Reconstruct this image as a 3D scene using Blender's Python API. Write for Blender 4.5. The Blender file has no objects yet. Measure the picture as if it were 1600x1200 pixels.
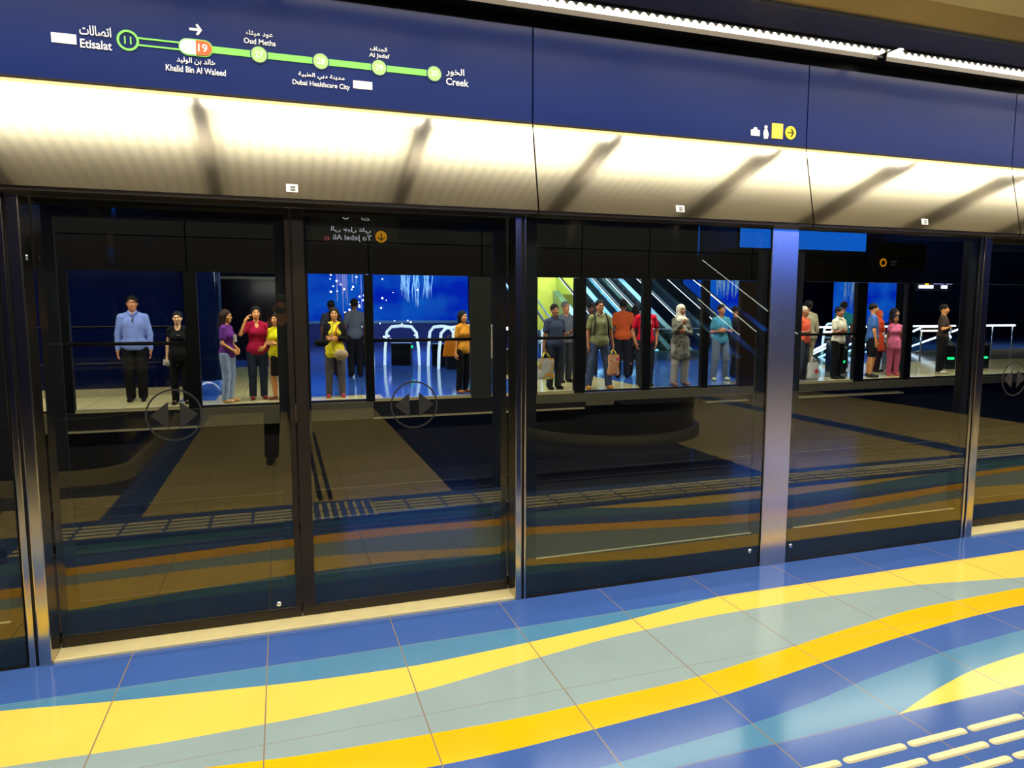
import bpy, math, random
import numpy as np
from mathutils import Vector, Matrix

SC = bpy.context.scene
COL = SC.collection
R = math.radians
random.seed(4)

# ------------------------------------------------------------------ camera
cd = bpy.data.cameras.new('camera'); cam = bpy.data.objects.new('camera', cd); COL.objects.link(cam)
cam.location = (0, 0, 1.6)
_y, _p = R(18.43), R(6.08)
fw = Vector((math.sin(_y)*math.cos(_p), math.cos(_y)*math.cos(_p), -math.sin(_p)))
cam.rotation_euler = fw.to_track_quat('-Z', 'Y').to_euler()
cd.sensor_fit = 'HORIZONTAL'; cd.sensor_width = 36; cd.lens = 1080/1600*36
cd.clip_start = 0.02; cd.clip_end = 200
SC.camera = cam
# ------------------------------------------------------------------ view, world
SC.view_settings.view_transform = 'Standard'; SC.view_settings.look = 'None'
SC.view_settings.gamma = 1; SC.view_settings.exposure = 0.0; SC.view_settings.use_curve_mapping = False
w = bpy.data.worlds.new('world'); SC.world = w; w.use_nodes = True
w.node_tree.nodes['Background'].inputs[0].default_value = (0.02, 0.03, 0.06, 1)
w.node_tree.nodes['Background'].inputs[1].default_value = 0.15
SC.cycles.transparent_max_bounces = 32; SC.cycles.max_bounces = 10; SC.cycles.glossy_bounces = 6
SC.cycles.sample_clamp_indirect = 4.0
SC.cycles.caustics_reflective = True

def area(name, loc, size, power, color, rot=(0, 0, 0), spread=180):
    l = bpy.data.lights.new(name, 'AREA'); l.shape = 'RECTANGLE'; l.size, l.size_y = size
    l.energy = power; l.color = color; l.spread = R(spread)
    o = bpy.data.objects.new(name, l); COL.objects.link(o); o.location = loc; o.rotation_euler = rot
    return o
WARM = (1.0, 0.92, 0.75)
area('platform_lamp', (3.0, 2.50, 3.43), (18.0, 0.26), 370, WARM)
area('platform_lamp', (3.0, -2.2, 3.6), (14.0, 0.4), 420, WARM)
area('added_ceiling_fill', (3.0, 1.95, 3.28), (18.0, 0.3), 150, (1, .97, .86), (R(180), 0, 0), 150)  # added fill without a fixture; brightens the ceiling mirrored in the silver band
area('far_platform_lamp', (0.0, 12.5, 2.75), (10.0, 0.14), 330, WARM, (R(20), 0, 0))
area('far_platform_lamp', (11.5, 12.5, 2.75), (12.5, 0.14), 480, WARM, (R(20), 0, 0))
area('added_lime_wall_fill', (9.3, 21.5, 4.4), (2.0, .6), 200, (1, .98, .7), (R(65), 0, 0))  # added fill above the view, only to brighten the lime wall
area('added_far_right_fill', (29, 22, 3.45), (9, 4), 420, (1, .92, .75))  # added fill, lifts the right-hand hall background out of black
area('far_ceiling_lamp', (2.0, 15.5, 3.3), (10.0, 0.6), 160, (1, .92, .75))
area('far_ceiling_lamp', (14.0, 16.5, 3.3), (12.0, 0.6), 240, (1, .92, .75))
area('hall_blue_lamp', (8.0, 24, 4.4), (14, 5), 1500, (.45, .7, 1))
area('escalator_hall_lamp', (11.0, 25, 5.5), (4, 4), 200, (.9, 1, .85))
area('added_track_fill', (4.0, 7.4, 4.2), (20, 0.3), 520, (1, .9, .7))  # added fill over the track to brighten the far platform edge face

# ------------------------------------------------------------------ materials
def lin(c):
    return tuple(((v/255)/12.92 if v/255 <= .04045 else ((v/255+.055)/1.055)**2.4) for v in c)
MATS = {}
def mat(name, rgb, rough=.5, metal=0, var=.06, scale=12, emit=0, spec=.5, srgb=True, bump=0, coat=0):
    if name in MATS: return MATS[name]
    c = lin(rgb) if srgb else rgb
    m = bpy.data.materials.new(name); m.use_nodes = True; nt = m.node_tree; b = nt.nodes['Principled BSDF']
    b.inputs['Roughness'].default_value = rough; b.inputs['Metallic'].default_value = metal
    b.inputs['Specular IOR Level'].default_value = spec
    b.inputs['Coat Weight'].default_value = coat
    tc = nt.nodes.new('ShaderNodeTexCoord'); nz = nt.nodes.new('ShaderNodeTexNoise'); nz.inputs['Scale'].default_value = scale
    nt.links.new(tc.outputs['Object'], nz.inputs['Vector'])
    rp = nt.nodes.new('ShaderNodeValToRGB')
    rp.color_ramp.elements[0].position = .3; rp.color_ramp.elements[1].position = .7
    rp.color_ramp.elements[0].color = tuple(v*(1-var) for v in c)+(1,)
    rp.color_ramp.elements[1].color = tuple(min(1, v*(1+var)) for v in c)+(1,)
    nt.links.new(nz.outputs['Fac'], rp.inputs['Fac']); nt.links.new(rp.outputs['Color'], b.inputs['Base Color'])
    if emit:
        nt.links.new(rp.outputs['Color'], b.inputs['Emission Color']); b.inputs['Emission Strength'].default_value = emit
    if bump:
        bp = nt.nodes.new('ShaderNodeBump'); bp.inputs['Strength'].default_value = bump; bp.inputs['Distance'].default_value = .01
        nt.links.new(nz.outputs['Fac'], bp.inputs['Height']); nt.links.new(bp.outputs['Normal'], b.inputs['Normal'])
    MATS[name] = m; return m

def glass(name, tint, f0, ior=1.5, rough=0.0):
    m = bpy.data.materials.new(name); m.use_nodes = True; nt = m.node_tree; nt.nodes.clear()
    out = nt.nodes.new('ShaderNodeOutputMaterial'); mx = nt.nodes.new('ShaderNodeMixShader')
    tr = nt.nodes.new('ShaderNodeBsdfTransparent'); tr.inputs[0].default_value = tint+(1,)
    gl = nt.nodes.new('ShaderNodeBsdfGlossy'); gl.inputs['Roughness'].default_value = rough; gl.inputs[0].default_value = (1, .89, .60, 1)
    lw = nt.nodes.new('ShaderNodeLayerWeight'); lw.inputs['Blend'].default_value = .5
    pw = nt.nodes.new('ShaderNodeMath'); pw.operation = 'POWER'; pw.inputs[1].default_value = 4.0
    ma = nt.nodes.new('ShaderNodeMath'); ma.operation = 'MULTIPLY_ADD'; ma.inputs[1].default_value = 1-f0; ma.inputs[2].default_value = f0
    # facing-based Schlick reflectance
    nt.links.new(lw.outputs['Facing'], pw.inputs[0]); nt.links.new(pw.outputs[0], ma.inputs[0])
    nt.links.new(ma.outputs[0], mx.inputs[0]); nt.links.new(tr.outputs[0], mx.inputs[1]); nt.links.new(gl.outputs[0], mx.inputs[2])
    nt.links.new(mx.outputs[0], out.inputs[0]); MATS[name] = m; return m

def emis(name, rgb, s):
    m = bpy.data.materials.new(name); m.use_nodes = True; nt = m.node_tree; nt.nodes.clear()
    out = nt.nodes.new('ShaderNodeOutputMaterial'); e = nt.nodes.new('ShaderNodeEmission')
    e.inputs[0].default_value = lin(rgb)+(1,); e.inputs[1].default_value = s
    nt.links.new(e.outputs[0], out.inputs[0]); MATS[name] = m; return m

# ------------------------------------------------------------------ mesh builder
class MB:
    def __init__(s): s.v = []; s.f = []; s.m = []
    def add(s, vs, fs, mi=0):
        n = len(s.v); s.v += [tuple(v) for v in vs]; s.f += [tuple(n+i for i in f) for f in fs]; s.m += [mi]*len(fs); return s
    def box(s, x0, x1, y0, y1, z0, z1, mi=0):
        return s.add([(x0,y0,z0),(x1,y0,z0),(x1,y1,z0),(x0,y1,z0),(x0,y0,z1),(x1,y0,z1),(x1,y1,z1),(x0,y1,z1)],
                     [(0,3,2,1),(4,5,6,7),(0,1,5,4),(1,2,6,5),(2,3,7,6),(3,0,4,7)], mi)
    def prism(s, pts, a0, a1, axis='y', mi=0):
        # pts counter-clockwise in (x,z) for axis y, (y,z) for axis x, (x,y) for axis z
        def P(p, a): return (p[0], a, p[1]) if axis == 'y' else ((a, p[0], p[1]) if axis == 'x' else (p[0], p[1], a))
        n = len(pts); vs = [P(p, a0) for p in pts]+[P(p, a1) for p in pts]
        return s.add(vs, [tuple(range(n))[::-1], tuple(range(n, 2*n))]+[(i, (i+1) % n, n+(i+1) % n, n+i) for i in range(n)], mi)
    def tube(s, path, r, n=8, mi=0, cap=True):
        path = [Vector(p) for p in path]; rr = r if isinstance(r, (list, tuple)) else [r]*len(path)
        b = len(s.v); up = None
        for i, p in enumerate(path):
            t = (path[min(i+1, len(path)-1)]-path[max(i-1, 0)]).normalized()
            if up is None: up = Vector((0, 0, 1)) if abs(t.z) < .9 else Vector((1, 0, 0))
            a = t.cross(up).normalized(); c = a.cross(t).normalized(); up = c
            for k in range(n):
                q = 2*math.pi*k/n; s.v.append(tuple(p+(a*math.cos(q)+c*math.sin(q))*rr[i]))
        for i in range(len(path)-1):
            for k in range(n):
                s.f.append((b+i*n+k, b+(i+1)*n+k, b+(i+1)*n+(k+1) % n, b+i*n+(k+1) % n)); s.m.append(mi)
        if cap:
            s.f.append(tuple(b+k for k in range(n))); s.m.append(mi)
            s.f.append(tuple(b+(len(path)-1)*n+k for k in range(n))[::-1]); s.m.append(mi)
        return s
    def ball(s, c, r, n=10, mi=0):
        r = r if isinstance(r, (tuple, list)) else (r, r, r); b = len(s.v); h = n//2
        for i in range(h+1):
            for k in range(n):
                th = math.pi*i/h; ph = 2*math.pi*k/n
                s.v.append((c[0]+r[0]*math.sin(th)*math.cos(ph), c[1]+r[1]*math.sin(th)*math.sin(ph), c[2]+r[2]*math.cos(th)))
        for i in range(h):
            for k in range(n):
                s.f.append((b+i*n+k, b+(i+1)*n+k, b+(i+1)*n+(k+1) % n, b+i*n+(k+1) % n)); s.m.append(mi)
        return s
    def build(s, name, mats, parent=None, smooth=False, bevel=0):
        me = bpy.data.meshes.new(name); me.from_pydata(s.v, [], s.f)
        for m in (mats if isinstance(mats, (list, tuple)) else [mats]): me.materials.append(m)
        me.polygons.foreach_set('material_index', s.m)
        if smooth: me.polygons.foreach_set('use_smooth', [True]*len(s.f))
        me.update(); o = bpy.data.objects.new(name, me); COL.objects.link(o)
        if bevel:
            b = o.modifiers.new('bevel', 'BEVEL'); b.width = bevel; b.segments = 2; b.limit_method = 'ANGLE'
        if parent: o.parent = parent
        return o

def thing(name, label, cat, loc=(0, 0, 0), rz=0, group=None):
    o = bpy.data.objects.new(name, None); COL.objects.link(o); o.location = loc; o.rotation_euler = (0, 0, rz)
    o.empty_display_size = .1
    return tag(o, label, cat, group)
def tag(o, label, cat, group=None):
    o['label'] = label; o['category'] = cat
    if group: o['group'] = group
    return o
def struct(o): o['kind'] = 'structure'; return o
def dup(root, loc, rz=None, label=None, group=None):
    r = root.copy(); COL.objects.link(r); r.location = loc
    if rz is not None: r.rotation_euler = (0, 0, rz)
    if label: r['label'] = label
    if group: r['group'] = group
    for ch in list(root.children):
        c = ch.copy(); COL.objects.link(c); c.parent = r
        for g in list(ch.children):
            d = g.copy(); COL.objects.link(d); d.parent = c
    return r

# ------------------------------------------------------------------ lettering
AR = {'ا':('\ufe8d','\ufe8e',0,0),'أ':('\ufe83','\ufe84',0,0),'إ':('\ufe87','\ufe88',0,0),
 'ت':('\ufe95','\ufe96','\ufe97','\ufe98'),'ص':('\ufeb9','\ufeba','\ufebb','\ufebc'),'ل':('\ufedd','\ufede','\ufedf','\ufee0'),
 'خ':('\ufea5','\ufea6','\ufea7','\ufea8'),'د':('\ufea9','\ufeaa',0,0),'ب':('\ufe8f','\ufe90','\ufe91','\ufe92'),
 'ن':('\ufee5','\ufee6','\ufee7','\ufee8'),'و':('\ufeed','\ufeee',0,0),'ي':('\ufef1','\ufef2','\ufef3','\ufef4'),
 'ع':('\ufec9','\ufeca','\ufecb','\ufecc'),'م':('\ufee1','\ufee2','\ufee3','\ufee4'),'ث':('\ufe99','\ufe9a','\ufe9b','\ufe9c'),
 'ة':('\ufe93','\ufe94',0,0),'ط':('\ufec1','\ufec2','\ufec3','\ufec4'),'ج':('\ufe9d','\ufe9e','\ufe9f','\ufea0'),
 'ف':('\ufed1','\ufed2','\ufed3','\ufed4'),'ر':('\ufead','\ufeae',0,0),'ى':('\ufeef','\ufef0',0,0),'ء':('\ufe80',0,0,0),'ه':('\ufee9','\ufeea','\ufeeb','\ufeec')}
def arabic(s):
    out = []
    for i, ch in enumerate(s):
        if ch not in AR: out.append(ch); continue
        f = AR[ch]; prev = i > 0 and s[i-1] in AR and AR[s[i-1]][2]; nxt = f[2] and i+1 < len(s) and s[i+1] in AR and AR[s[i+1]][1]
        prev = prev and f[1]
        out.append(f[3] if prev and nxt else f[1] if prev else f[2] if nxt else f[0])
    return ''.join(reversed(out))
def text_mesh(name, body, m, parent, x0, x1, z0, z1, y, back=False, bold=.01):
    """lettering fitted to x0..x1, z0..z1 in a vertical plane at y; reads from -Y, or from +Y when back"""
    c = bpy.data.curves.new('lettering', 'FONT'); c.body = body; c.size = 1; c.offset = bold; c.extrude = .012; c.resolution_u = 3
    o = bpy.data.objects.new('lettering', c); COL.objects.link(o)
    bpy.context.view_layer.update()
    me = bpy.data.meshes.new_from_object(o.evaluated_get(bpy.context.evaluated_depsgraph_get()))
    bpy.data.objects.remove(o)
    a = np.empty(len(me.vertices)*3, 'f'); me.vertices.foreach_get('co', a); a = a.reshape(-1, 3)
    mn, mx_ = a.min(0), a.max(0); sx = (x1-x0)/(mx_[0]-mn[0]); sz = (z1-z0)/(mx_[1]-mn[1])
    b = np.empty_like(a)
    if back: b[:, 0] = x1-(a[:, 0]-mn[0])*sx; b[:, 1] = y+a[:, 2]*.1
    else: b[:, 0] = x0+(a[:, 0]-mn[0])*sx; b[:, 1] = y-a[:, 2]*.1
    b[:, 2] = z0+(a[:, 1]-mn[1])*sz
    me.vertices.foreach_set('co', b.ravel().astype('f')); me.materials.clear(); me.materials.append(m); me.update()
    o = bpy.data.objects.new(name, me); COL.objects.link(o); o.parent = parent
    return o
def disc(cx, cz, r, n=32): return [(cx+r*math.cos(2*math.pi*k/n), cz+r*math.sin(2*math.pi*k/n)) for k in range(n)]
def ring(mb, cx, cz, r0, r1, y0, y1, n=48, mi=0):
    b = len(mb.v)
    for k in range(n):
        a = 2*math.pi*k/n; c, s_ = math.cos(a), math.sin(a)
        for rr, yy in ((r0, y0), (r1, y0), (r1, y1), (r0, y1)): mb.v.append((cx+rr*c, yy, cz+rr*s_))
    for k in range(n):
        for j in range(4):
            a = b+k*4+j; a2 = b+k*4+(j+1) % 4; c = b+((k+1) % n)*4+(j+1) % 4; d = b+((k+1) % n)*4+j
            mb.f.append((a, a2, c, d)); mb.m.append(mi)

# ------------------------------------------------------------------ base materials
STEEL = mat('brushed_steel', (190, 186, 176), .22, 1, .04, 30)
POST = mat('door_post_steel', (196, 190, 178), .16, 1, .04, 8)
CHROME = mat('polished_chrome', (225, 228, 230), .08, 1, .02)
BRONZE = mat('dark_bronze_frame', (50, 44, 37), .38, .6, .08)
BLACK = mat('black_rubber', (8, 8, 9), .45, 0, .1)
FRIT = mat('black_painted_border', (6, 6, 8), .6, 0, .1)
SILL = mat('cream_sill_metal', (236, 222, 170), .45, .2, .04)
WHITE = mat('white_print', (250, 250, 250), .5, 0, .01)
GREEN = mat('green_line_print', (130, 226, 96), .5, 0, .02)
ORANGE = mat('orange_print', (232, 98, 38), .5, 0, .02)
YELLOW = mat('yellow_print', (250, 226, 20), .5, 0, .02)
YELLOW2 = mat('amber_print', (250, 210, 70), .5, 0, .03)
DARK = mat('near_black_metal', (20, 20, 20), .5, .3, .15, 4)
GLASS = glass('door_glass', (.82, .86, .88), .066)
FGLASS = glass('far_door_glass', (.94, .95, .96), .02)
PGLASS = glass('clear_balustrade_glass', (.80, .92, .93), .05)

def joint_floor(name, cols, jx, jy, jdx=.6, jdy=.595, rough=.15, jcol=(140, 124, 104)):
    """tile colours as material slots, with grout joints every jdx, jdy metres"""
    res = []
    for nm, c in cols:
        m = mat(name+'_'+nm, c, rough, 0, .035, 3.0, spec=.28)
        nt = m.node_tree; b = nt.nodes['Principled BSDF']; src = b.inputs['Base Color'].links[0].from_socket
        tc = nt.nodes['Texture Coordinate']; sp = nt.nodes.new('ShaderNodeSeparateXYZ'); nt.links.new(tc.outputs['Object'], sp.inputs[0])
        def line(axis, off, d, wd):
            a = nt.nodes.new('ShaderNodeMath'); a.operation = 'ADD'; a.inputs[1].default_value = -off+100*d; nt.links.new(sp.outputs[axis], a.inputs[0])
            q = nt.nodes.new('ShaderNodeMath'); q.operation = 'MODULO'; q.inputs[1].default_value = d; nt.links.new(a.outputs[0], q.inputs[0])
            l = nt.nodes.new('ShaderNodeMath'); l.operation = 'LESS_THAN'; l.inputs[1].default_value = wd; nt.links.new(q.outputs[0], l.inputs[0]); return l
        a = line('X', jx, jdx, .0055); c2 = line('Y', jy, jdy, .0026)
        mxm = nt.nodes.new('ShaderNodeMath'); mxm.operation = 'MAXIMUM'; nt.links.new(a.outputs[0], mxm.inputs[0]); nt.links.new(c2.outputs[0], mxm.inputs[1])
        mix = nt.nodes.new('ShaderNodeMixRGB'); mix.inputs[2].default_value = lin(jcol)+(1,)
        nt.links.new(mxm.outputs[0], mix.inputs[0]); nt.links.new(src, mix.inputs[1]); nt.links.new(mix.outputs[0], b.inputs['Base Color'])
        res.append(m)
    return res
FL = joint_floor('tile', [('royal_blue', (62, 96, 172)), ('teal', (80, 134, 176)), ('yellow', (247, 208, 92)),
                          ('pale_grey_blue', (146, 166, 172)), ('orange', (250, 186, 4)), ('cream', (214, 198, 150)), ('navy', (22, 40, 92))], -.113, 2.57)

# ================================================================== NEAR PLATFORM FLOOR
def interp(P, x):
    if x <= P[0][0]: return P[0][1]
    for (a, b), (c, d) in zip(P, P[1:]):
        if x <= c: return b+(d-b)*(x-a)/(c-a)
    return P[-1][1]
def smooth_curve(P, x, w_=.12):
    return sum(interp(P, x+w_*t) for t in (-1, -.6, -.2, .2, .6, 1))/6
B1 = [(-9, 3.25), (-3, 3.22), (-1.14, 3.19), (.06, 3.17), (1.64, 3.18), (2.28, 3.18), (30, 3.18)]
B2 = [(-9, 3.2), (-3, 3.2), (-1.8, 3.18), (-1.12, 3.14), (-.71, 3.07), (.06, 2.98), (.53, 2.96), (1.0, 3.0), (1.58, 3.06), (2.28, 3.18), (30, 3.18)]
B3 = [(-9, 2.7), (-2.2, 2.8), (-.99, 2.73), (-.5, 2.70), (.05, 2.71), (.49, 2.74), (.94, 2.83), (1.48, 2.93), (2.06, 2.98), (2.81, 2.99), (3.46, 2.96), (4.2, 2.84), (5.5, 2.72), (7.5, 2.9), (30, 2.8)]
B4 = [(-9, 2.55), (-1.5, 2.6), (-.3, 2.50), (.04, 2.46), (.81, 2.43), (1.66, 2.47), (2.11, 2.54), (2.62, 2.63), (3.18, 2.71), (4.04, 2.73), (5.6, 2.52), (7, 2.4), (30, 2.5)]
B5 = [(-9, 2.35), (-1.3, 2.44), (-.7, 2.36), (.44, 2.25), (.75, 2.25), (1.69, 2.31), (2.27, 2.40), (2.81, 2.48), (3.36, 2.54), (3.8, 2.56), (5.8, 2.36), (7.5, 2.25), (30, 2.3)]
B6 = [(-9, 2.1), (-1.2, 2.2), (.2, 2.04), (1.02, 2.06), (1.69, 2.11), (2.06, 2.16), (2.27, 2.21), (2.85, 2.30), (3.51, 2.35), (5, 2.3), (30, 2.15)]
B7 = [(-9, 1.98), (2.3, 1.98), (2.42, 2.02), (2.55, 2.06), (2.88, 2.14), (3.27, 2.18), (4, 2.2), (5, 2.12), (6, 1.985), (30, 1.98)]
def build_floor():
    mb = MB(); xs = [-9+i*.06 for i in range(int(30/.06)+1)]
    rows = []
    for x in xs:
        c = [3.5, smooth_curve(B1, x, .05), interp(B2, x) if x > 2.0 else smooth_curve(B2, x), smooth_curve(B3, x), smooth_curve(B4, x), smooth_curve(B5, x), smooth_curve(B6, x),
             smooth_curve(B7, x) if abs(x-2.3) > .1 else interp(B7, x), 1.98]
        for i in range(1, len(c)): c[i] = min(c[i], c[i-1])
        rows.append(c)
    mi = [0, 1, 2, 3, 4, 0, 1, 2]
    for k in range(8):
        for (xa, ra), (xb, rb) in zip(zip(xs, rows), zip(xs[1:], rows[1:])):
            if ra[k]-ra[k+1] < 1e-5 and rb[k]-rb[k+1] < 1e-5: continue
            mb.add([(xa, ra[k+1], 0), (xb, rb[k+1], 0), (xb, rb[k], 0), (xa, ra[k], 0)], [(0, 1, 2, 3)], mi[k])
    def slab(x0, x1, y0, y1, i): mb.add([(x0, y0, 0), (x1, y0, 0), (x1, y1, 0), (x0, y1, 0)], [(0, 1, 2, 3)], i)
    slab(-9, 21, 1.38, 1.98, 0)
    for x0, x1, i in [(-9, -1.37, 5), (-1.37, -1.08, 0), (-1.08, 1.40, 5), (1.40, 4.5, 6), (4.5, 7.2, 5), (7.2, 7.55, 0), (7.55, 10, 5), (10, 21, 6)]:
        slab(x0, x1, .6 if i == 5 and x0 < -2 else -4.2, 1.38, i)
    slab(-9, -1.37, -4.2, .6, 6); slab(-9, 21, -14.5, -4.2, 6)
    # slab underside and edge towards the track
    mb.add([(-9, -14.5, -.3), (21, -14.5, -.3), (21, 3.5, -.3), (-9, 3.5, -.3)], [(3, 2, 1, 0)], 6)
    o = mb.build('floor', FL); return struct(o)
build_floor()
mb = MB(); mb.box(-9, 21, 3.5, 3.72, -1.2, -.004); struct(mb.build('platform_edge_near', mat('concrete_dark', (60, 58, 52), .8)))
# tactile strip: raised bars
def bar_mesh(L, along='x', wd=.034, h=.006):
    mb = MB(); a, b = L/2, wd/2; n = 6
    out = [(a-b+b*math.cos(t), b*math.sin(t)) for t in [-math.pi/2+math.pi*i/n for i in range(n+1)]]
    out += [(-a+b+b*math.cos(t), b*math.sin(t)) for t in [math.pi/2+math.pi*i/n for i in range(n+1)]]
    ins = [(x*(1-.05*.2/L*1.2), y*.72) for x, y in out]
    if along == 'y': out = [(-y, x) for x, y in out]; ins = [(-y, x) for x, y in ins]
    N = len(out); vs = [(x, y, 0) for x, y in out]+[(x, y, h) for x, y in ins]
    mb.add(vs, [tuple(range(N, 2*N))]+[(i, (i+1) % N, N+(i+1) % N, N+i) for i in range(N)]); return mb
CREAMBAR = mat('cream_tactile_bar', (232, 222, 176), .4, 0, .03)
bar0 = tag(bar_mesh(.285).build('tactile_bar', CREAMBAR), 'cream raised tactile bar lying along the blue floor strip', 'tactile bar', 'cream tactile bars on the near platform')
first = True; nb = 0
for i in range(-12, 26):
    for j in range(4):
        x = 1.995+.3*i+(.0 if j % 2 else .0); y = 1.815-.087*j
        if .1 < x < .75 or nb > 150: continue
        o = bar0 if first else bar0.copy()
        if not first: COL.objects.link(o)
        first = False; o.location = (x, y, .0005); nb += 1
by0 = tag(bar_mesh(.2, 'y', .026).build('tactile_bar', CREAMBAR), 'short cream tactile bar pointing away from the doors', 'tactile bar', 'short crossing bars in the tactile strip')
for i in range(8):
    for j in range(2):
        o = by0 if i+j == 0 else by0.copy()
        if i+j: COL.objects.link(o)
        o.location = (.19+i*.068, 1.79-j*.24, .0005)
BLUEBAR = mat('dark_blue_tactile_bar', (16, 24, 52), .4)
g0 = tag(bar_mesh(1.1, 'y', .04).build('guide_bar', BLUEBAR), 'long dark guide bar running across the cream tiles', 'tactile bar', 'dark guide bars on the cream tiles')
for i in range(4):
    for j in range(3):
        o = g0 if i+j == 0 else g0.copy()
        if i+j: COL.objects.link(o)
        o.location = (.10+i*.085, .8-1.15*j, .0005)

# ================================================================== NEAR PLATFORM SCREEN DOORS
def fixed_panel(x0, x1, label, bolts=()):
    t = thing('glass_screen_panel', label, 'glass panel', ((x0+x1)/2, 3.5, 0)); c = (x0+x1)/2; a, b = x0-c, x1-c
    MB().box(a, b, 0, .004, .012, 2.09).build('pane', GLASS, t)
    f = MB()
    f.box(a, b, .013, .03, .012, .215); f.box(a, b, .013, .03, 2.06, 2.09)
    f.box(a, a+.06, .013, .03, .215, 2.06); f.box(b-.05, b, .013, .03, .215, 2.06)
    f.build('border', FRIT, t)
    MB().box(a+.065, b-.055, .012, .018, .213, .219).build('gasket', SILL, t)
    for bx in bolts:
        MB().tube([(bx-c, .002, .105), (bx-c, -.006, .105)], .013, 16).build('bolt', CHROME, t, True)
    return t
fixed_panel(-3.3, -1.135, 'tall dark glass panel at the far left edge, left of the first steel post')
fixed_panel(1.25, 2.80, 'tall dark glass panel between the middle door post and the wide steel pillar', (2.73,))
fixed_panel(3.005, 4.50, 'tall dark glass panel just right of the wide steel pillar', (3.04,))
fixed_panel(6.955, 9.0, 'tall dark glass panel beyond the right-hand doors')
def door_leaf(x0, x1, label, stile_side, symbol_x=None, bolt_x=None):
    c = (x0+x1)/2; t = thing('sliding_door', label, 'platform door', (c, 3.63, 0)); a, b = x0-c, x1-c
    MB().box(a, b, 0, .004, .05, 2.10).build('pane', GLASS, t)
    f = MB(); f.box(a, b, .013, .03, .05, .22); f.box(a, b, .013, .03, 2.02, 2.10)
    f.box(a, a+.075, .013, .03, .22, 2.02); f.box(b-.075, b, .013, .03, .22, 2.02)
    f.build('border', FRIT, t)
    MB().box(a, b, -.006, .035, .016, .062).build('bottom_rail', BRONZE, t)
    s = MB()
    if stile_side > 0: s.box(b-.028, b, -.012, .035, .05, 2.1)
    else: s.box(a, a+.062, -.012, .035, .05, 2.1)
    s.build('stile', BRONZE, t, bevel=.004)
    if symbol_x is not None:
        sx = symbol_x-c; m = mat('grey_door_symbol', (30, 30, 30), .8)
        q = MB(); ring(q, sx, 1.1, .118, .126, -.003, -.001)
        q.prism([(sx-.105, 1.10), (sx-.025, 1.035), (sx-.025, 1.165)], -.003, -.001)
        q.prism([(sx+.105, 1.10), (sx+.025, 1.165), (sx+.025, 1.035)], -.003, -.001)
        q.build('opening_symbol', m, t)
    if bolt_x is not None: MB().tube([(bolt_x-c, .002, .095), (bolt_x-c, -.006, .095)], .012, 16).build('bolt', CHROME, t, True)
    return t
door_leaf(-1.03, .055, 'left sliding glass door leaf with round two-arrow symbol, nearest the left post', 1, -.50, -.057)
door_leaf(.06, 1.18, 'right sliding glass door leaf under the mirrored hanging sign, two-arrow symbol', -1, .66)
door_leaf(4.605, 5.66, 'sliding glass door leaf at the right edge of the photo', 1, 5.10)
door_leaf(5.665, 6.845, 'sliding glass door leaf beyond the right edge', -1, 6.25)

def post(x0, x1, label, groove, depth=.125, gw=.012):
    c = (x0+x1)/2; t = thing('door_post', label, 'post', (c, 3.5, 0))
    g = groove-c; a, b = x0-c, x1-c; z1 = 2.10
    MB().box(a, g-gw/2, -.006, depth, 0, z1).build('outer_strip', POST, t, bevel=.004)
    MB().box(g+gw/2, b, -.012, depth, 0, z1).build('inner_strip', POST, t, bevel=.006)
    MB().box(g-gw/2, g+gw/2, .004, depth, 0, z1).build('seam', BLACK, t)
    for zz in (1.83,): MB().ball((b+.001, .05, zz), (.004, .012, .016), 10).build('latch_button', CHROME, t, True)
    return t
post(-1.125, -1.035, 'reflective steel door post at the left edge of the photo', -1.092)
post(1.185, 1.245, 'narrow steel door post in the middle of the photo', 1.226)
post(4.505, 4.60, 'narrow steel door post near the right edge of the photo', 4.53)
post(6.85, 6.95, 'narrow steel door post beyond the right-hand doors', 6.92)
tag(MB().box(2.806, 3.0, 3.492, 3.62, 0, 2.10).build('steel_pillar', STEEL, None, bevel=.004), 'wide brushed steel pillar standing between two glass panels', 'pillar')
for x0, x1, lb in [(-1.035, 1.185, 'cream metal sill plate under the left-hand pair of sliding doors'), (4.60, 6.85, 'cream metal sill plate at the foot of the right-hand doors')]:
    tag(MB().box(x0, x1, 3.5, 3.67, -.004, .014).build('door_sill', SILL, None, bevel=.003), lb, 'door sill')
for x0, x1, lb in [(1.245, 2.806, 'left of the wide steel pillar'), (3.0, 4.505, 'right of the wide steel pillar'), (-3.3, -1.125, 'at the far left edge')]:
    tag(MB().box(x0, x1, 3.497, 3.53, 0, .0115).build('base_rail', BRONZE), 'thin bronze rail at the foot of the glass panel '+lb, 'rail')

# header: silver fluted band
def fluted():
    m = mat('brushed_silver', (230, 226, 218), .075, 1, .01, 2); return m
    nt = m.node_tree; b = nt.nodes['Principled BSDF']; tc = nt.nodes['Texture Coordinate']
    wv = nt.nodes.new('ShaderNodeTexWave'); wv.bands_direction = 'X'; wv.inputs['Scale'].default_value = 11.0
    nt.links.new(tc.outputs['Object'], wv.inputs['Vector'])
    bp = nt.nodes.new('ShaderNodeBump'); bp.inputs['Strength'].default_value = .12; bp.inputs['Distance'].default_value = .002
    nt.links.new(wv.outputs['Fac'], bp.inputs['Height']); nt.links.new(bp.outputs['Normal'], b.inputs['Normal'])
    return m
SILVER = fluted()
BLUEP = mat('navy_fascia', (0, 30, 98), .5, .0, .03, 3, spec=.15, coat=.3)
MATS['navy_fascia'].node_tree.nodes['Principled BSDF'].inputs['Coat Roughness'].default_value = .2
seams = [-1.13-2.4, -1.13, 1.28, 3.028, 4.74, 7.15, 8.9]
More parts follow.
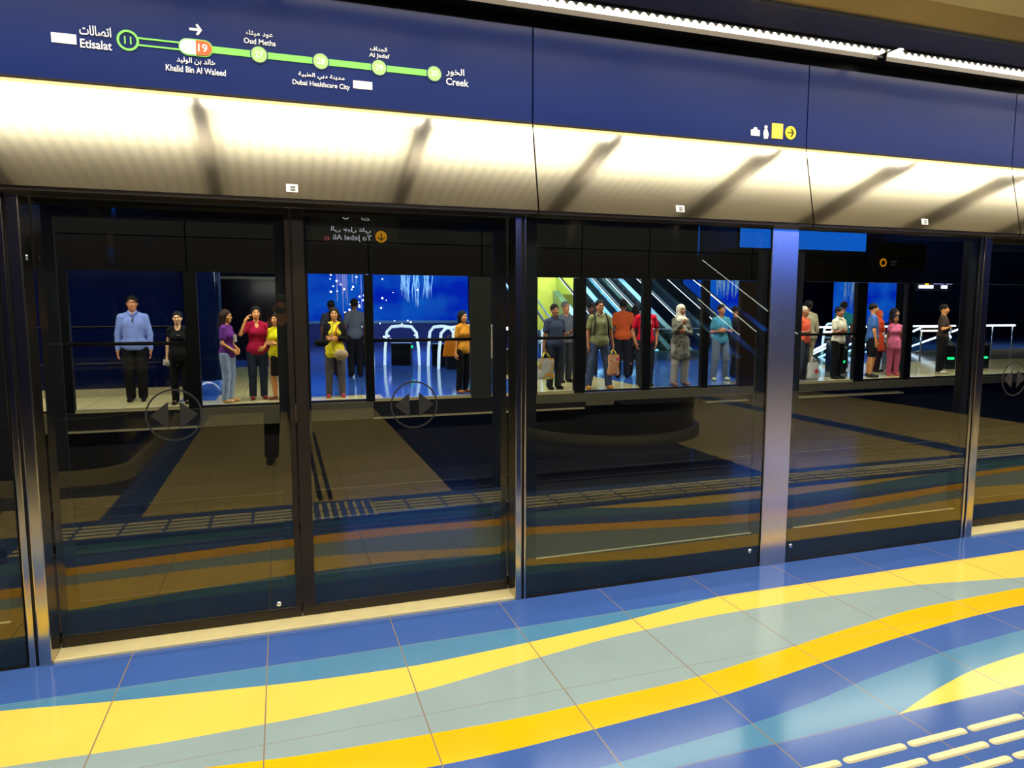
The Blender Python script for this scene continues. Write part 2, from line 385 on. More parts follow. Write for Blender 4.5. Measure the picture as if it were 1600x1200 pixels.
hl = ['silver band panel beyond the left edge', 'long silver band panel above the left-hand doors', 'silver band panel above the glass panel left of the pillar',
      'silver band panel above the glass panel right of the pillar', 'silver band panel at the right edge of the photo', 'silver band panel beyond the right edge']
bl = ['navy fascia panel beyond the left edge', 'long navy fascia panel carrying the metro line map', 'navy fascia panel with luggage, person and arrow symbols',
      'blank navy fascia panel right of the panel with symbols', 'navy fascia panel at the right edge of the photo', 'navy fascia panel beyond the right edge']
FAS = []
for i in range(6):
    x0, x1 = seams[i]+.004, seams[i+1]-.004
    t = thing('band_panel', hl[i], 'metal panel', ((x0+x1)/2, 3.5, 2.1)); c = (x0+x1)/2
    MB().prism([(-.095, .012), (.05, .012), (.05, .462), (.0, .462)], x0-c, x1-c, 'x').build('panel_face', SILVER, t)
    MB().box(x0-c, x1-c, -.004, .02, .446, .464).build('top_lip', SILL, t)
    MB().prism([(-.088, -.006), (.05, -.006), (.05, .011), (-.088, .011)], x0-c, x1-c, 'x').build('bottom_trim', BRONZE, t)
    for lx in (.07, 2.12, 3.9):
        if x0 < lx < x1:
            q = MB().prism([(-.0875-.002, .042), (-.0825-.002, .078), (-.0815-.001, .078), (-.0865-.001, .042)], lx-.026-c, lx+.026-c, 'x')
            q.build('sticker', WHITE, t)
            MB().box(lx-.008-c, lx+.014-c, -.093, -.0885, .052, .056).box(lx-.008-c, lx+.014-c, -.091, -.0865, .064, .068).build('sticker_mark', mat('grey_print', (130, 130, 130)), t)
    t2 = thing('fascia_panel', bl[i], 'sign panel', (0, 0, 0)); FAS.append(t2)
    MB().box(x0, x1, 3.5, 3.54, 2.572, 3.045).build('panel_face', BLUEP, t2)
    MB().box(x0, x1, 3.492, 3.54, 2.565, 2.573).build('bottom_trim', BRONZE, t2)
tag(MB().box(-9, 21, 3.552, 3.60, 2.10, 3.2).build('header_backing', BLACK), 'black header backing behind the navy and silver panels', 'header box')
# line map
P = FAS[1]; YP = 3.4965
LZ = 2.762
q = MB(); q.box(-.252, .76, YP, YP+.004, LZ-.0145, LZ+.0145); q.build('line_strip', GREEN, P)
q = MB(); q.box(-.548, -.375, YP, YP+.004, LZ+.011, LZ+.018); q.box(-.548, -.375, YP, YP+.004, LZ-.018, LZ-.011); q.build('double_line', GREEN, P)
q = MB(); ring(q, -.587, LZ, .034, .043, YP-.001, YP+.004); q.build('station_ring', GREEN, P)
text_mesh('station_number', '11', GREEN, P, -.601, -.573, LZ-.016, LZ+.016, YP)
def capsule(x0, x1, z, r, n=16):
    return [(x1-r+r*math.cos(t), z+r*math.sin(t)) for t in [-math.pi/2+math.pi*i/n for i in range(n+1)]]+[(x0+r+r*math.cos(t), z+r*math.sin(t)) for t in [math.pi/2+math.pi*i/n for i in range(n+1)]]
MB().prism(capsule(-.387, -.247, LZ, .036), YP-.002, YP+.004).build('interchange_badge', GREEN, P)
MB().prism(capsule(-.383, -.251, LZ, .031), YP-.004, YP).build('badge_face', WHITE, P)
n = 16; h = [(-.282+.031*math.cos(t), LZ+.031*math.sin(t)) for t in [-math.pi/2+math.pi*i/n for i in range(n+1)]]+[(-.317, LZ+.031), (-.317, LZ-.031)]
MB().prism(h, YP-.0055, YP-.002).build('badge_half', ORANGE, P)
text_mesh('station_number', '26', mat('pale_grey_print', (226, 226, 222)), P, -.365, -.328, LZ-.017, LZ+.017, YP-.0045)
text_mesh('station_number', '19', WHITE, P, -.308, -.27, LZ-.017, LZ+.017, YP-.006)
PALEG = mat('pale_green_disc', (168, 234, 128)); NAVYR = mat('navy_print', (24, 52, 110))
for x, n_ in ((-.053, '27'), (.219, '28'), (.49, '29'), (.76, '30')):
    q = MB(); q.prism(disc(x, LZ, .039), YP-.001, YP+.003); q.build('stop_outline', NAVYR, P)
    MB().prism(disc(x, LZ, .034), YP-.003, YP).build('stop_disc', PALEG, P)
    text_mesh('station_number', n_, WHITE, P, x-.018, x+.018, LZ-.014, LZ+.014, YP-.0035, bold=.01)
MB().box(-.875, -.783, YP, YP+.004, 2.722, 2.762).build('white_label', WHITE, P)
MB().box(.366, .456, YP, YP+.004, 2.656, 2.692).build('white_label', WHITE, P)
def ar(s, *a, **k): return text_mesh('station_name', arabic(s), WHITE, P, *a, YP, **k)
def en(s, *a, **k): return text_mesh('station_name', s, WHITE, P, *a, YP, **k)
ar('اتصالات', -.769, -.65, 2.765, 2.806, bold=.012); en('Etisalat', -.769, -.65, 2.712, 2.748, bold=.012)
ar('خالد بن الوليد', -.398, -.24, 2.688, 2.718); en('Khalid Bin Al Waleed', -.443, -.198, 2.652, 2.679)
ar('عود ميثاء', -.107, .009, 2.838, 2.866); en('Oud Metha', -.116, .021, 2.806, 2.83)
ar('مدينة دبي الطبية', .116, .326, 2.678, 2.706); en('Dubai Healthcare City', .089, .35, 2.640, 2.669)
ar('الجداف', .449, .53, 2.834, 2.858); en('Al Jadaf', .444, .541, 2.803, 2.828)
ar('الخور', .821, .913, 2.758, 2.798, bold=.012); en('Creek', .82, .935, 2.716, 2.75, bold=.012)
q = MB(); ax, az = -.315, 2.84
q.prism([(ax-.026, az-.005), (ax+.012, az-.005), (ax+.012, az+.005), (ax-.026, az+.005)], YP, YP+.004)
q.prism([(ax, az-.02), (ax+.009, az-.024), (ax+.026, az), (ax+.009, az+.024), (ax, az+.02), (ax+.013, az)], YP-.0005, YP+.0035)
q.build('direction_arrow', WHITE, P)
# symbols on the second fascia panel
P = FAS[2]
MB().prism([(2.63, 2.612), (2.69, 2.612), (2.69, 2.645), (2.675, 2.647), (2.668, 2.66), (2.652, 2.66), (2.645, 2.647), (2.63, 2.645)], YP, YP+.004).build('luggage_symbol', WHITE, P)
q = MB().prism(disc(2.733, 2.667, .010, 16), YP, YP+.004)
q.prism([(2.716, 2.632), (2.722, 2.600), (2.732, 2.600), (2.735, 2.612), (2.738, 2.600), (2.747, 2.602), (2.753, 2.628), (2.747, 2.640), (2.742, 2.655), (2.724, 2.655)], YP, YP+.004)
q.build('walking_symbol', WHITE, P)
MB().box(2.775, 2.853, YP, YP+.004, 2.607, 2.694).build('yellow_square', YELLOW2, P)
MB().prism(disc(2.909, 2.648, .038), YP, YP+.004).build('yellow_disc', YELLOW, P)
q = MB().box(2.885, 2.925, YP-.002, YP, 2.645, 2.651); q.prism([(2.908, 2.626), (2.914, 2.622), (2.932, 2.648), (2.914, 2.674), (2.908, 2.670), (2.922, 2.648)], YP-.0025, YP); q.build('arrow', mat('dark_print', (40, 36, 10)), P)

# light strip with prismatic louvre and the lid behind it
STRIP = emis('louvre_light', (255, 246, 226), 9.0)
def light_strip(x0, x1, label):
    t = thing('strip_light', label, 'ceiling light', ((x0+x1)/2, 3.34, 3.1)); c = (x0+x1)/2
    MB().box(x0-c, x1-c, -.05, .05, .012, .03).build('diffuser', STRIP, t)
    q = MB(); n = int((x1-x0)/.05)
    for i in range(n):
        a = x0-c+i*.05; q.prism([(a, .011), (a+.025, -.012), (a+.03, -.012), (a+.05, .011)], -.058, -.052)
    q.build('louvre', mat('louvre_white', (250, 246, 226), .35, 0, emit=0), t)
    MB().box(x0-c, x1-c, -.075, -.062, -.0, .06).build('rear_lip', DARK, t)
    MB().box(x0-c, x1-c, .058, .07, -.012, .06).build('front_lip', BRONZE, t)
    return t
light_strip(-4, .0, 'white strip light beyond the top left of the photo')
light_strip(.05, 3.43, 'long white louvred strip light above the navy fascia, upper middle')
light_strip(3.5, 4.95, 'short white louvred strip light length right of the dark joint')
light_strip(5.0, 9.0, 'white louvred strip light running out past the right edge')
tag(MB().box(-9, 21, 3.415, 3.54, 3.11, 3.41).build('recess_cover', BLACK), 'black recess between the strip light and the navy fascia', 'ceiling recess')

# ceiling vault
prof = [(3.06, 3.15), (2.9, 3.20), (2.78, 3.30), (2.72, 3.46), (2.4, 3.50), (2.0, 3.54), (1.5, 3.59), (.8, 3.66), (0, 3.70), (-2, 3.70), (-4.3, 3.62)]
mb = MB()
for i in range(len(prof)-1):
    (a, b), (c, d) = prof[i], prof[i+1]
    mb.add([(-9, a, b), (21, a, b), (21, c, d), (-9, c, d)], [(0, 1, 2, 3)], 0 if i < 3 else 1)
CEIL = mat('champagne_metal_ceiling', (226, 220, 196), .5, .1, .05, 1.5)
def slot_lines(m, period, width, dark):
    nt = m.node_tree; b = nt.nodes['Principled BSDF']; src = b.inputs['Base Color'].links[0].from_socket
    sp = nt.nodes.new('ShaderNodeSeparateXYZ'); nt.links.new(nt.nodes['Texture Coordinate'].outputs['Object'], sp.inputs[0])
    a = nt.nodes.new('ShaderNodeMath'); a.operation = 'ADD'; a.inputs[1].default_value = 100; nt.links.new(sp.outputs['X'], a.inputs[0])
    q = nt.nodes.new('ShaderNodeMath'); q.operation = 'MODULO'; q.inputs[1].default_value = period; nt.links.new(a.outputs[0], q.inputs[0])
    l = nt.nodes.new('ShaderNodeMath'); l.operation = 'LESS_THAN'; l.inputs[1].default_value = width; nt.links.new(q.outputs[0], l.inputs[0])
    mx = nt.nodes.new('ShaderNodeMixRGB'); mx.blend_type = 'MULTIPLY'; mx.inputs[2].default_value = (dark, dark, dark, 1)
    nt.links.new(l.outputs[0], mx.inputs[0]); nt.links.new(src, mx.inputs[1]); nt.links.new(mx.outputs[0], b.inputs['Base Color'])
slot_lines(CEIL, .09, .026, .6)
mb2 = MB(); mb2.prism([(3.06, 3.13), (3.26, 3.11), (3.26, 3.14), (3.06, 3.17)], -9, 21, 'x'); struct(mb2.build('ceiling_shelf', mat('slate_metal_ceiling', (78, 80, 90), .35, .6, .05)))
struct(mb.build('ceiling', [mat('bronze_sheet_ceiling', (168, 150, 98), .33, .7, .15, 1), CEIL], smooth=True))
for k in range(-4, 9):
    x = -.45+1.45*k; q = MB(); n = len(prof)
    for i in range(3, n-1):
        (a, b), (c, d) = prof[i], prof[i+1]
        q.add([(x-.038, a, b-.11), (x+.038, a, b-.11), (x+.038, c, d-.11), (x-.038, c, d-.11), (x-.038, a, b), (x+.038, a, b), (x+.038, c, d), (x-.038, c, d)],
              [(3, 2, 1, 0), (0, 1, 5, 4), (1, 2, 6, 5), (2, 3, 7, 6), (3, 0, 4, 7)])
    struct(q.build('trim_%d' % (k+5), mat('grey_ceiling_rib', (96, 88, 76), .6)))

# hall behind the camera
struct(MB().box(-9, 21, -14.6, -14.4, 0, 7).build('wall_back', mat('navy_wall', (10, 16, 40), .6)))
struct(MB().box(-9.2, -9, -14.6, 3.6, 0, 7).build('wall_left', MATS['navy_wall']))
struct(MB().box(21, 21.2, -14.6, 3.6, 0, 7).build('wall_right', MATS['navy_wall']))
struct(MB().box(-9, 21, -14.5, -4.3, 7, 7.2).box(-9, 21, -4.4, -4.3, 3.6, 7).build('ceiling_hall', MATS['navy_wall']))
BLUEGLOW = emis('blue_backlight', (10, 100, 255), 7.0)
for x0, x1, z0, z1, lb in [(1.6, 5.6, 4.25, 5.9, 'tall blue backlit wall panel in the hall behind the camera, left one'), (15.0, 20.5, 3.75, 5.5, 'wide blue backlit wall panel in the hall behind the camera, right one')]:
    t = thing('backlit_wall_panel', lb, 'light panel', ((x0+x1)/2, -13.4, z0)); a = (x1-x0)/2
    MB().box(-a, a, 0, .04, 0, z1-z0).build('lit_face', BLUEGLOW, t)
    q = MB(); q.box(-a-.06, -a, -.05, .06, -.06, z1-z0+.06); q.box(a, a+.06, -.05, .06, -.06, z1-z0+.06); q.box(-a, a, -.05, .06, -.06, 0); q.box(-a, a, -.05, .06, z1-z0, z1-z0+.06)
    q.box(-a, a, -1.0, -.05, -.02, 0)
    q.build('frame', DARK, t)
# round dark column
def lathe(prof_, n=40, cx=0, cy=0):
    mb = MB()
    for r, z in prof_:
        for k in range(n): mb.v.append((cx+r*math.cos(2*math.pi*k/n), cy+r*math.sin(2*math.pi*k/n), z))
    for i in range(len(prof_)-1):
        for k in range(n): mb.f.append((i*n+k, i*n+(k+1) % n, (i+1)*n+(k+1) % n, (i+1)*n+k)); mb.m.append(0)
    return mb
DKGLOSS = mat('dark_gloss_cladding', (12, 15, 26), .12, .2, .1, 2)
t = thing('round_column', 'broad dark round column behind the camera, mirrored in the middle glass', 'column', (4.1, -1.4, 0))
lathe([(1.2, .12), (1.2, 3.66)]).build('shaft', DKGLOSS, t, True); lathe([(1.26, 0), (1.26, .12), (1.2, .13)]).build('plinth', mat('grey_plinth', (90, 90, 92), .4), t, True)
def lift(x0, x1, y0, y1, h, label, r=.35):
    t = thing('lift_shaft', label, 'lift shaft', ((x0+x1)/2, (y0+y1)/2, 0)); a, b = (x1-x0)/2, (y1-y0)/2
    pts = []
    for sx, sy, a0 in ((1, -1, -90), (1, 1, 0), (-1, 1, 90), (-1, -1, 180)):
        for i in range(7):
            q_ = R(a0+15*i); pts.append((sx*(a-r)+r*math.cos(q_), sy*(b-r)+r*math.sin(q_)))
    def sc(f): return [(x*f, y*f) for x, y in pts]
    MB().prism(pts, .14, h, 'z').build('cladding', mat('deep_navy_glass', (6, 14, 52), .1, .1, .1, 1.5), t)
    MB().prism(sc(1.03), 0, .14, 'z').build('plinth', mat('cream_plinth', (170, 160, 125), .35), t)
    for z in (1.30, .62):
        q_ = MB(); p3 = [(x*1.02, y*1.02, z) for x, y in pts]; q_.tube(p3+[p3[0]], .009, 8, cap=False); q_.build('rail', mat('dull_rail', (60, 60, 66), .4, .6), t, True)
    return t
lift(-6.5, -1.45, -3.6, .1, 3.6, 'navy glass lift shaft beside the near platform')

# hanging signs on the near side
SIGNM = mat('sign_black', (26, 26, 25), .35)
SW = emis('sign_white_light', (190, 205, 255), 5); SP = emis('sign_pink_light', (255, 120, 150), 2.2); SY = emis('sign_amber_light', (240, 170, 10), 3.5)
def sign_box(x0, x1, z0, z1, y, label, top=3.7):
    t = thing('hanging_sign', label, 'sign', ((x0+x1)/2, y, z0)); a = (x1-x0)/2; h = z1-z0
    MB().box(-a, a, -.06, .06, 0, h).build('sign_body', SIGNM, t, bevel=.006)
    for s in (-.7, .7): MB().tube([(s*a, 0, h), (s*a, 0, top-z0)], .012, 8).build('hanger', DARK, t, True)
    return t
t = sign_box(.40, 1.51, 2.44, 3.05, -2.0, 'black hanging sign reading To Jebel Ali 42, mirrored in the door glass')
def lc(x): return x-.955
def sg(s, m_, x0, x1, z0, z1, a=False, bold=.008): text_mesh('lettering', arabic(s) if a else s, m_, t, lc(x0), lc(x1), z0-2.44, z1-2.44, .063, back=True, bold=bold)
# seen in the mirror the x axis is kept, so text that starts at the larger x reads from the wall side
sg('To Jebel Ali', SW, .67, 1.15, 2.475, 2.562); sg('42', SP, .555, .63, 2.485, 2.535); sg('الى جبل علي', SW, .645, 1.14, 2.575, 2.665, True)
q = MB(); q.prism(disc(lc(1.275), .11, .075), .061, .066); q.build('amber_disc', SY, t)
q = MB(); q.box(lc(1.268), lc(1.282), .066, .07, .07, .155); q.prism([(lc(1.275), .055), (lc(1.325), .10), (lc(1.318), .112), (lc(1.275), .075), (lc(1.232), .112), (lc(1.225), .10)], .066, .07); q.build('down_arrow', BLACK, t)
MB().box(lc(.41), lc(1.5), .0605, .064, .262, .268).build('divider', mat('grey_line', (90, 90, 96)), t)
q = MB(); ring(q, lc(.83), .36, .035, .045, .061, .065); q.build('ring_symbol', SW, t)
text_mesh('lettering', '2:23', SW, t, lc(1.03), lc(1.13), .31, .36, .063, back=True)
t = sign_box(11.25, 12.6, 2.42, 2.95, -4.0, 'small black hanging sign with amber disc, mirrored in the glass right of the pillar')
q = MB(); ring(q, -.45, .13, .05, .085, .061, .066); q.build('amber_ring', SY, t)
q = MB(); q.box(-.25, -.1, .061, .065, .14, .17); q.box(-.25, -.13, .061, .065, .08, .115); q.build('lettering_marks', mat('dim_white', (120, 125, 160), emit=.35), t)

# ================================================================== TRACK
struct(MB().box(-12, 30, 3.72, 12.0, -1.4, -1.2).build('track_bed', mat('dark_trackbed', (26, 25, 24), .9, 0, .3)))
RAILM = mat('rail_steel', (70, 62, 54), .4, .8)
for y, lb in ((4.9, 'steel running rail of the near track, nearer one'), (6.35, 'steel running rail of the near track, farther one'), (8.9, 'steel running rail of the far track, nearer one'), (10.35, 'steel running rail of the far track, farther one')):
    tag(MB().prism([(y-.06, -1.2), (y+.06, -1.2), (y+.06, -1.18), (y+.012, -1.16), (y+.012, -1.08), (y+.035, -1.06), (y+.035, -1.03), (y-.035, -1.03), (y-.035, -1.06), (y-.012, -1.08), (y-.012, -1.16), (y-.06, -1.18)], -12, 30, 'x').build('running_rail', RAILM), lb, 'rail')
struct(MB().box(-12, 30, 3.62, 12.2, 4.6, 4.8).build('ceiling_track', mat('black_soffit', (14, 14, 15), .8)))

# ================================================================== FAR PLATFORM
FE = 12.25
mb = MB()
def fslab(x0, x1, y0, y1, i): mb.add([(x0, y0, 0), (x1, y0, 0), (x1, y1, 0), (x0, y1, 0)], [(0, 1, 2, 3)], i)
FF = joint_floor('far_tile', [('cream', (236, 222, 160)), ('grey_blue', (150, 158, 172)), ('blue', (60, 104, 196)), ('navy', (14, 28, 84)), ('sill', (230, 218, 165)), ('greyed', (120, 122, 112))], -.113, .35, rough=.1)
fslab(-14, 30, FE, 12.42, 4); fslab(-14, 30, 12.42, 12.72, 1)
for x0, x1, i in [(-14, -1.1, 0), (-1.1, 1.75, 0), (1.75, 4.6, 2), (4.6, 7.4, 0), (7.4, 9.2, 2), (9.2, 12, 5), (12, 30, 0)]: fslab(x0, x1, 12.72, 13.3, i)
for x0, x1, i in [(-14, -1.75, 0), (-1.75, -1.15, 2), (-1.15, .35, 0), (.35, 5.0, 2), (5.0, 7.2, 0), (7.2, 12, 2), (12, 14, 5), (14, 30, 0)]: fslab(x0, x1, 13.3, 16.5, i)
for x0, x1, i in [(-14, -1.2, 3), (-1.2, .6, 0), (.6, 14, 2), (14, 30, 5)]: fslab(x0, x1, 16.5, 21.0, i)
fslab(-14, 45, 21.0, 38, 2)
fslab(30, 45, FE, 21.0, 5)
struct(mb.build('floor_far', FF))
FCONC = mat('beige_edge_concrete', (128, 120, 92), .7, 0, .08, 2, ); FDARK = mat('dark_edge_plate', (34, 32, 28), .6)
mb = MB(); cr = MB()
BARS = [(-3.07, -1.37), (1.5, 3.3), (3.7, 5.4), (10.6, 12.3)]
edge = [(-14, -3.3, 0), (-3.3, -1.3, 1), (-1.3, 1.5, 0), (1.5, 4.0, 1), (4.0, 30, 2)]
for x0, x1, k in edge:
    if k == 0: mb.box(x0, x1, FE-.03, FE+.2, -.30, -.002, 0)
    elif k == 1: mb.box(x0, x1, FE-.02, FE+.2, -.27, -.002, 1)
    else: mb.box(x0, x1, FE-.03, FE+.2, -.17, -.002, 0)
mb.box(4.0, 5.6, FE-.02, FE+.2, -.3, -.171, 1); mb.box(5.6, 6.2, FE-.03, FE+.2, -.25, -.171, 0)
mb.prism([(6.4, -.27), (7.7, -.27), (8.0, -.171), (6.2, -.171)], FE-.02, FE+.2, 'y', 1)
mb.prism([(8.3, -.27), (9.3, -.27), (9.6, -.171), (8.0, -.171)], FE-.02, FE+.2, 'y', 1)
mb.box(-14, 30, FE+.21, FE+.5, -1.3, -.002, 1)
struct(mb.build('platform_edge_far', [FCONC, FDARK]))
for i, (x0, x1, lb) in enumerate([(-3.3, -1.3, 'thin cream ledge on the far platform edge under the man in the blue shirt'), (1.5, 4.0, 'thin cream ledge on the far platform edge under the ticket gates'),
                   (4.0, 5.55, 'thin cream ledge on the far platform edge under the man in slate'), (8.3, 9.35, 'thin cream ledge on the far platform edge under the man in teal'), (10.6, 13.6, 'thin cream ledge on the far platform edge under the man with folded arms')]):
    tag(MB().box(x0, x1, FE-.06, FE+.2, -.305, -.275).build('edge_ledge', SILL), lb, 'ledge')

# far platform screen doors
FPOST = mat('black_far_post', (12, 12, 12), .5, .2); FGREY = mat('grey_far_pillar', (74, 74, 70), .5, .3); FBROWN = mat('brown_far_pillar', (60, 44, 28), .5, .3)
posts = [(-3.29, -3.09, FPOST), (-1.47, -1.27, FPOST), (.02, .32, FPOST), (1.39, 1.54, FPOST), (3.3, 3.69, FGREY), (4.05, 4.60, FPOST), (5.37, 5.60, FPOST), (6.84, 7.02, FPOST), (8.22, 8.38, FPOST),
         (9.14, 9.55, FBROWN), (10.2, 10.6, FPOST), (12.2, 12.48, FPOST), (13.66, 13.86, FPOST), (15.4, 16.1, FPOST), (18.4, 18.7, FPOST), (20.6, 20.9, FPOST), (-5.6, -5.4, FPOST)]
plab = ['left of the man in the blue shirt', 'right of the woman in the black top', 'behind the middle stile of the near doors', 'right of the woman in black cardigan and yellow top', 'broad grey one right of the orange bag',
        'left of the man in the slate polo shirt', 'between the man in slate and the man in olive', 'in front of the man in the red tee', 'right of the woman in the pale headscarf', 'brown one right of the man in teal',
        'just right of the near steel pillar', 'right of the man with folded arms', 'right of the women in maroon and pink', 'right of the man in the dark patterned shirt', 'at the right edge of the photo', 'beyond the right edge', 'beyond the left edge']
for (x0, x1, m), lb in zip(posts, plab):
    t = tag(MB().box(x0, x1, FE+.02, FE+.14, 0, 2.215).build('far_door_post', m, None, bevel=.01), 'far screen post, '+lb, 'post')
ps = sorted(p[:2] for p in posts)
k = 0
names = []
FBAY = ['at the left edge', 'in front of the man in the blue shirt', 'before the women in purple and crimson', 'in front of the woman with the black cardigan', 'in front of the ticket gates', 'narrow, right of the broad grey post',
        'in front of the man in the slate polo shirt', 'in front of the man in the olive polo shirt', 'in front of the man in the red tee', 'in front of the man in the teal tee', 'behind the near steel pillar', 'in front of the man with folded arms',
        'in front of the women in maroon and pink', 'in front of the man in the dark patterned shirt', 'near the right edge', 'beyond the right edge']
for (a, b), (c, d) in zip(ps, ps[1:]):
    t = thing('far_glass_panel', 'clear far screen glass panel '+FBAY[k], 'glass panel', ((b+c)/2, FE+.06, 0)); hw = (c-b)/2
    MB().box(-hw, hw, 0, .012, .01, 2.22).build('pane', FGLASS, t)
    MB().box(-hw, hw, -.02, .03, 0, .045).build('sill', SILL if any(abs((b+c)/2-(e+f)/2) < 1 for e, f in BARS) else STEEL, t)
    if k in (1, 4, 6, 11): MB().tube([(-hw, -.02, 1.075), (hw, -.02, 1.075)], .03, 10).build('push_bar', BLACK, t, True)
    k += 1
# far header
FH = mat('far_header_metal', (36, 35, 30), .42, .5, .1, 1); FH2 = mat('far_header_brown', (32, 27, 20), .42, .5, .1, 1)
xs = [-14, -5.5, -3.2, -1.4, 1.47, 3.5, 5.48, 6.93, 9.35, 10.4, 12.35, 15.7, 18.55, 30]
for i, (x0, x1) in enumerate(zip(xs, xs[1:])):
    t = thing('far_header_panel', 'dark header panel of the far platform screen, number %d from the left' % (i+1), 'metal panel', ((x0+x1)/2, FE, 2.22)); a = (x1-x0)/2-.01
    t['label'] = 'dark far screen header panel ' + (['beyond the left edge', 'at the left edge', 'above the man in the blue shirt', 'above the women in purple and crimson', 'above the ticket gates', 'above the grey post', 'above the man in the olive polo',
        'above the woman in the headscarf', 'right of the man in teal', 'above the man with folded arms', 'above the women in maroon and pink', 'near the right edge', 'beyond the right edge'][i])
    MB().box(-a, a, 0, .1, .0, .535).build('lower_tier', FH2, t); MB().box(-a, a, -.02, .1, .55, 1.12).build('upper_tier', FH, t)
struct(MB().box(-14, 30, FE+.1, FE+.2, 2.24, 4.8).build('bulkhead_far', MATS['black_soffit']))
struct(MB().box(-14, 45, FE+.2, 21, 3.5, 3.7).build('ceiling_far', mat('far_soffit', (40, 40, 44), .7)))
# far hall
struct(MB().box(-14, 45, 38, 38.2, 0, 14).build('wall_far', mat('far_navy_wall', (8, 14, 44), .5)))
struct(MB().box(-14.2, -14, 3.6, 38, -1.4, 14).build('wall_far_left', MATS['navy_wall']))
struct(MB().box(45, 45.2, -14.6, 38, -1.4, 14).build('wall_far_right', MATS['navy_wall']))
struct(MB().box(-14, 45, 21, 38, 13.8, 14).build('ceiling_far_hall', MATS['black_soffit']))

# blue backlit wall with streaks
def blue_wall_mat():
    m = bpy.data.materials.new('blue_water_wall'); m.use_nodes = True; nt = m.node_tree; nt.nodes.clear()
    out = nt.nodes.new('ShaderNodeOutputMaterial'); e = nt.nodes.new('ShaderNodeEmission'); e.inputs[1].default_value = 1.0
    tc = nt.nodes.new('ShaderNodeTexCoord'); mp = nt.nodes.new('ShaderNodeMapping'); mp.inputs['Scale'].default_value = (.35, 1, .5)
    nz = nt.nodes.new('ShaderNodeTexNoise'); nz.inputs['Scale'].default_value = 1.3; nz.inputs['Detail'].default_value = 4
    rp = nt.nodes.new('ShaderNodeValToRGB'); rp.color_ramp.elements[0].position = .38; rp.color_ramp.elements[1].position = .75
    rp.color_ramp.elements[0].color = lin((0, 45, 215))+(1,); rp.color_ramp.elements[1].color = lin((30, 135, 245))+(1,)
    nt.links.new(tc.outputs['Object'], mp.inputs[0]); nt.links.new(mp.outputs[0], nz.inputs['Vector']); nt.links.new(nz.outputs['Fac'], rp.inputs[0])
    nt.links.new(rp.outputs[0], e.inputs[0]); nt.links.new(e.outputs[0], out.inputs[0]); return m
BW = blue_wall_mat()
for x0, x1, z0, z1, y, lb in [(1.0, 8.2, 1.15, 4.2, 31, 'bright blue backlit wall behind the ticket gates'), (19.6, 26.0, 1.0, 5.0, 31, 'bright blue backlit wall behind the woman in the headscarf'), (29.2, 33.6, .9, 5, 31, 'bright blue backlit wall behind the man with folded arms')]:
    t = thing('backlit_blue_wall', lb, 'light wall', ((x0+x1)/2, y, 0)); a = (x1-x0)/2
    MB().box(-a, a, 0, .1, z0, z1).build('lit_face', BW, t)
    MB().box(-a-.1, a+.1, -.15, .1, z0-.12, z0).build('ledge', mat('pale_blue_metal', (90, 140, 190), .3, .5), t)
    MB().box(-a-.1, a+.1, -.05, .1, 0, z0-.12).build('base', mat('dark_blue_base', (10, 40, 120), .25), t)
for x0, x1, y, z1, c, nm, lb in [(34.6, 38.2, 34, 5, (112, 104, 84), 'lit_ceiling_beige', 'beige stand-in for a dimly lit ceiling behind the man in the blue tee'), (38.4, 44.5, 35, 5, (52, 68, 96), 'slate_blue', 'slate blue wall panel behind the lit departure display')]:  # the beige panel's colour stands for a dimly lit ceiling area
    t = thing('wall_panel', lb, 'wall panel', ((x0+x1)/2, y, 0)); a = (x1-x0)/2
    MB().box(-a, a, 0, .12, 1.5, z1).build('upper_face', mat(nm+'_panel', c, .5), t); MB().box(-a, a, -.03, .12, 0, 1.5).build('lower_face', mat('dark_slate_dado', (24, 28, 40), .4), t)
# lift shaft, round column, doorway on the far side
lift(-5.8, -1.55, 14.6, 18.2, 3.49, 'navy glass lift shaft behind the man in the blue shirt')
t = thing('round_column', 'glossy dark blue round column behind the women in black and purple', 'column', (-1.33, 14.3, 0))
lathe([(.27, .28), (.27, 3.49)]).build('shaft', mat('blue_black_gloss', (6, 22, 60), .06, .4), t, True)
lathe([(.285, 0), (.285, .28), (.27, .285)]).build('base_band', mat('blue_tile_base', (40, 84, 170), .15), t, True)
t = thing('doorway', 'dark doorway with pale metal frame behind the woman in crimson', 'doorway', (-.75, 24, 0))
q = MB(); q.box(-1.3, -1.22, 0, .1, 0, 2.65); q.box(.95, 1.05, 0, .1, 0, 2.65); q.box(-1.3, 1.05, 0, .1, 2.6, 2.68); q.build('frame', mat('champagne_frame', (176, 168, 128), .4, .5), t)
MB().box(-1.22, .95, .05, .1, 0, 2.6).build('door_face', mat('black_gloss_panel', (8, 10, 26), .15), t)
# yellow-green wall beside the escalators
t = thing('tiled_wall_panel', 'lime yellow tiled wall beside the escalators', 'wall panel', (9.55, 24.2, 0))
MB().box(-1.0, .95, 0, .2, 0, 6).build('tiles', mat('lime_tiles_added_glow', (205, 205, 70), .5, 0, .08, 3, emit=.12), t)  # faint emission in the tile colour stands for light falling on the wall

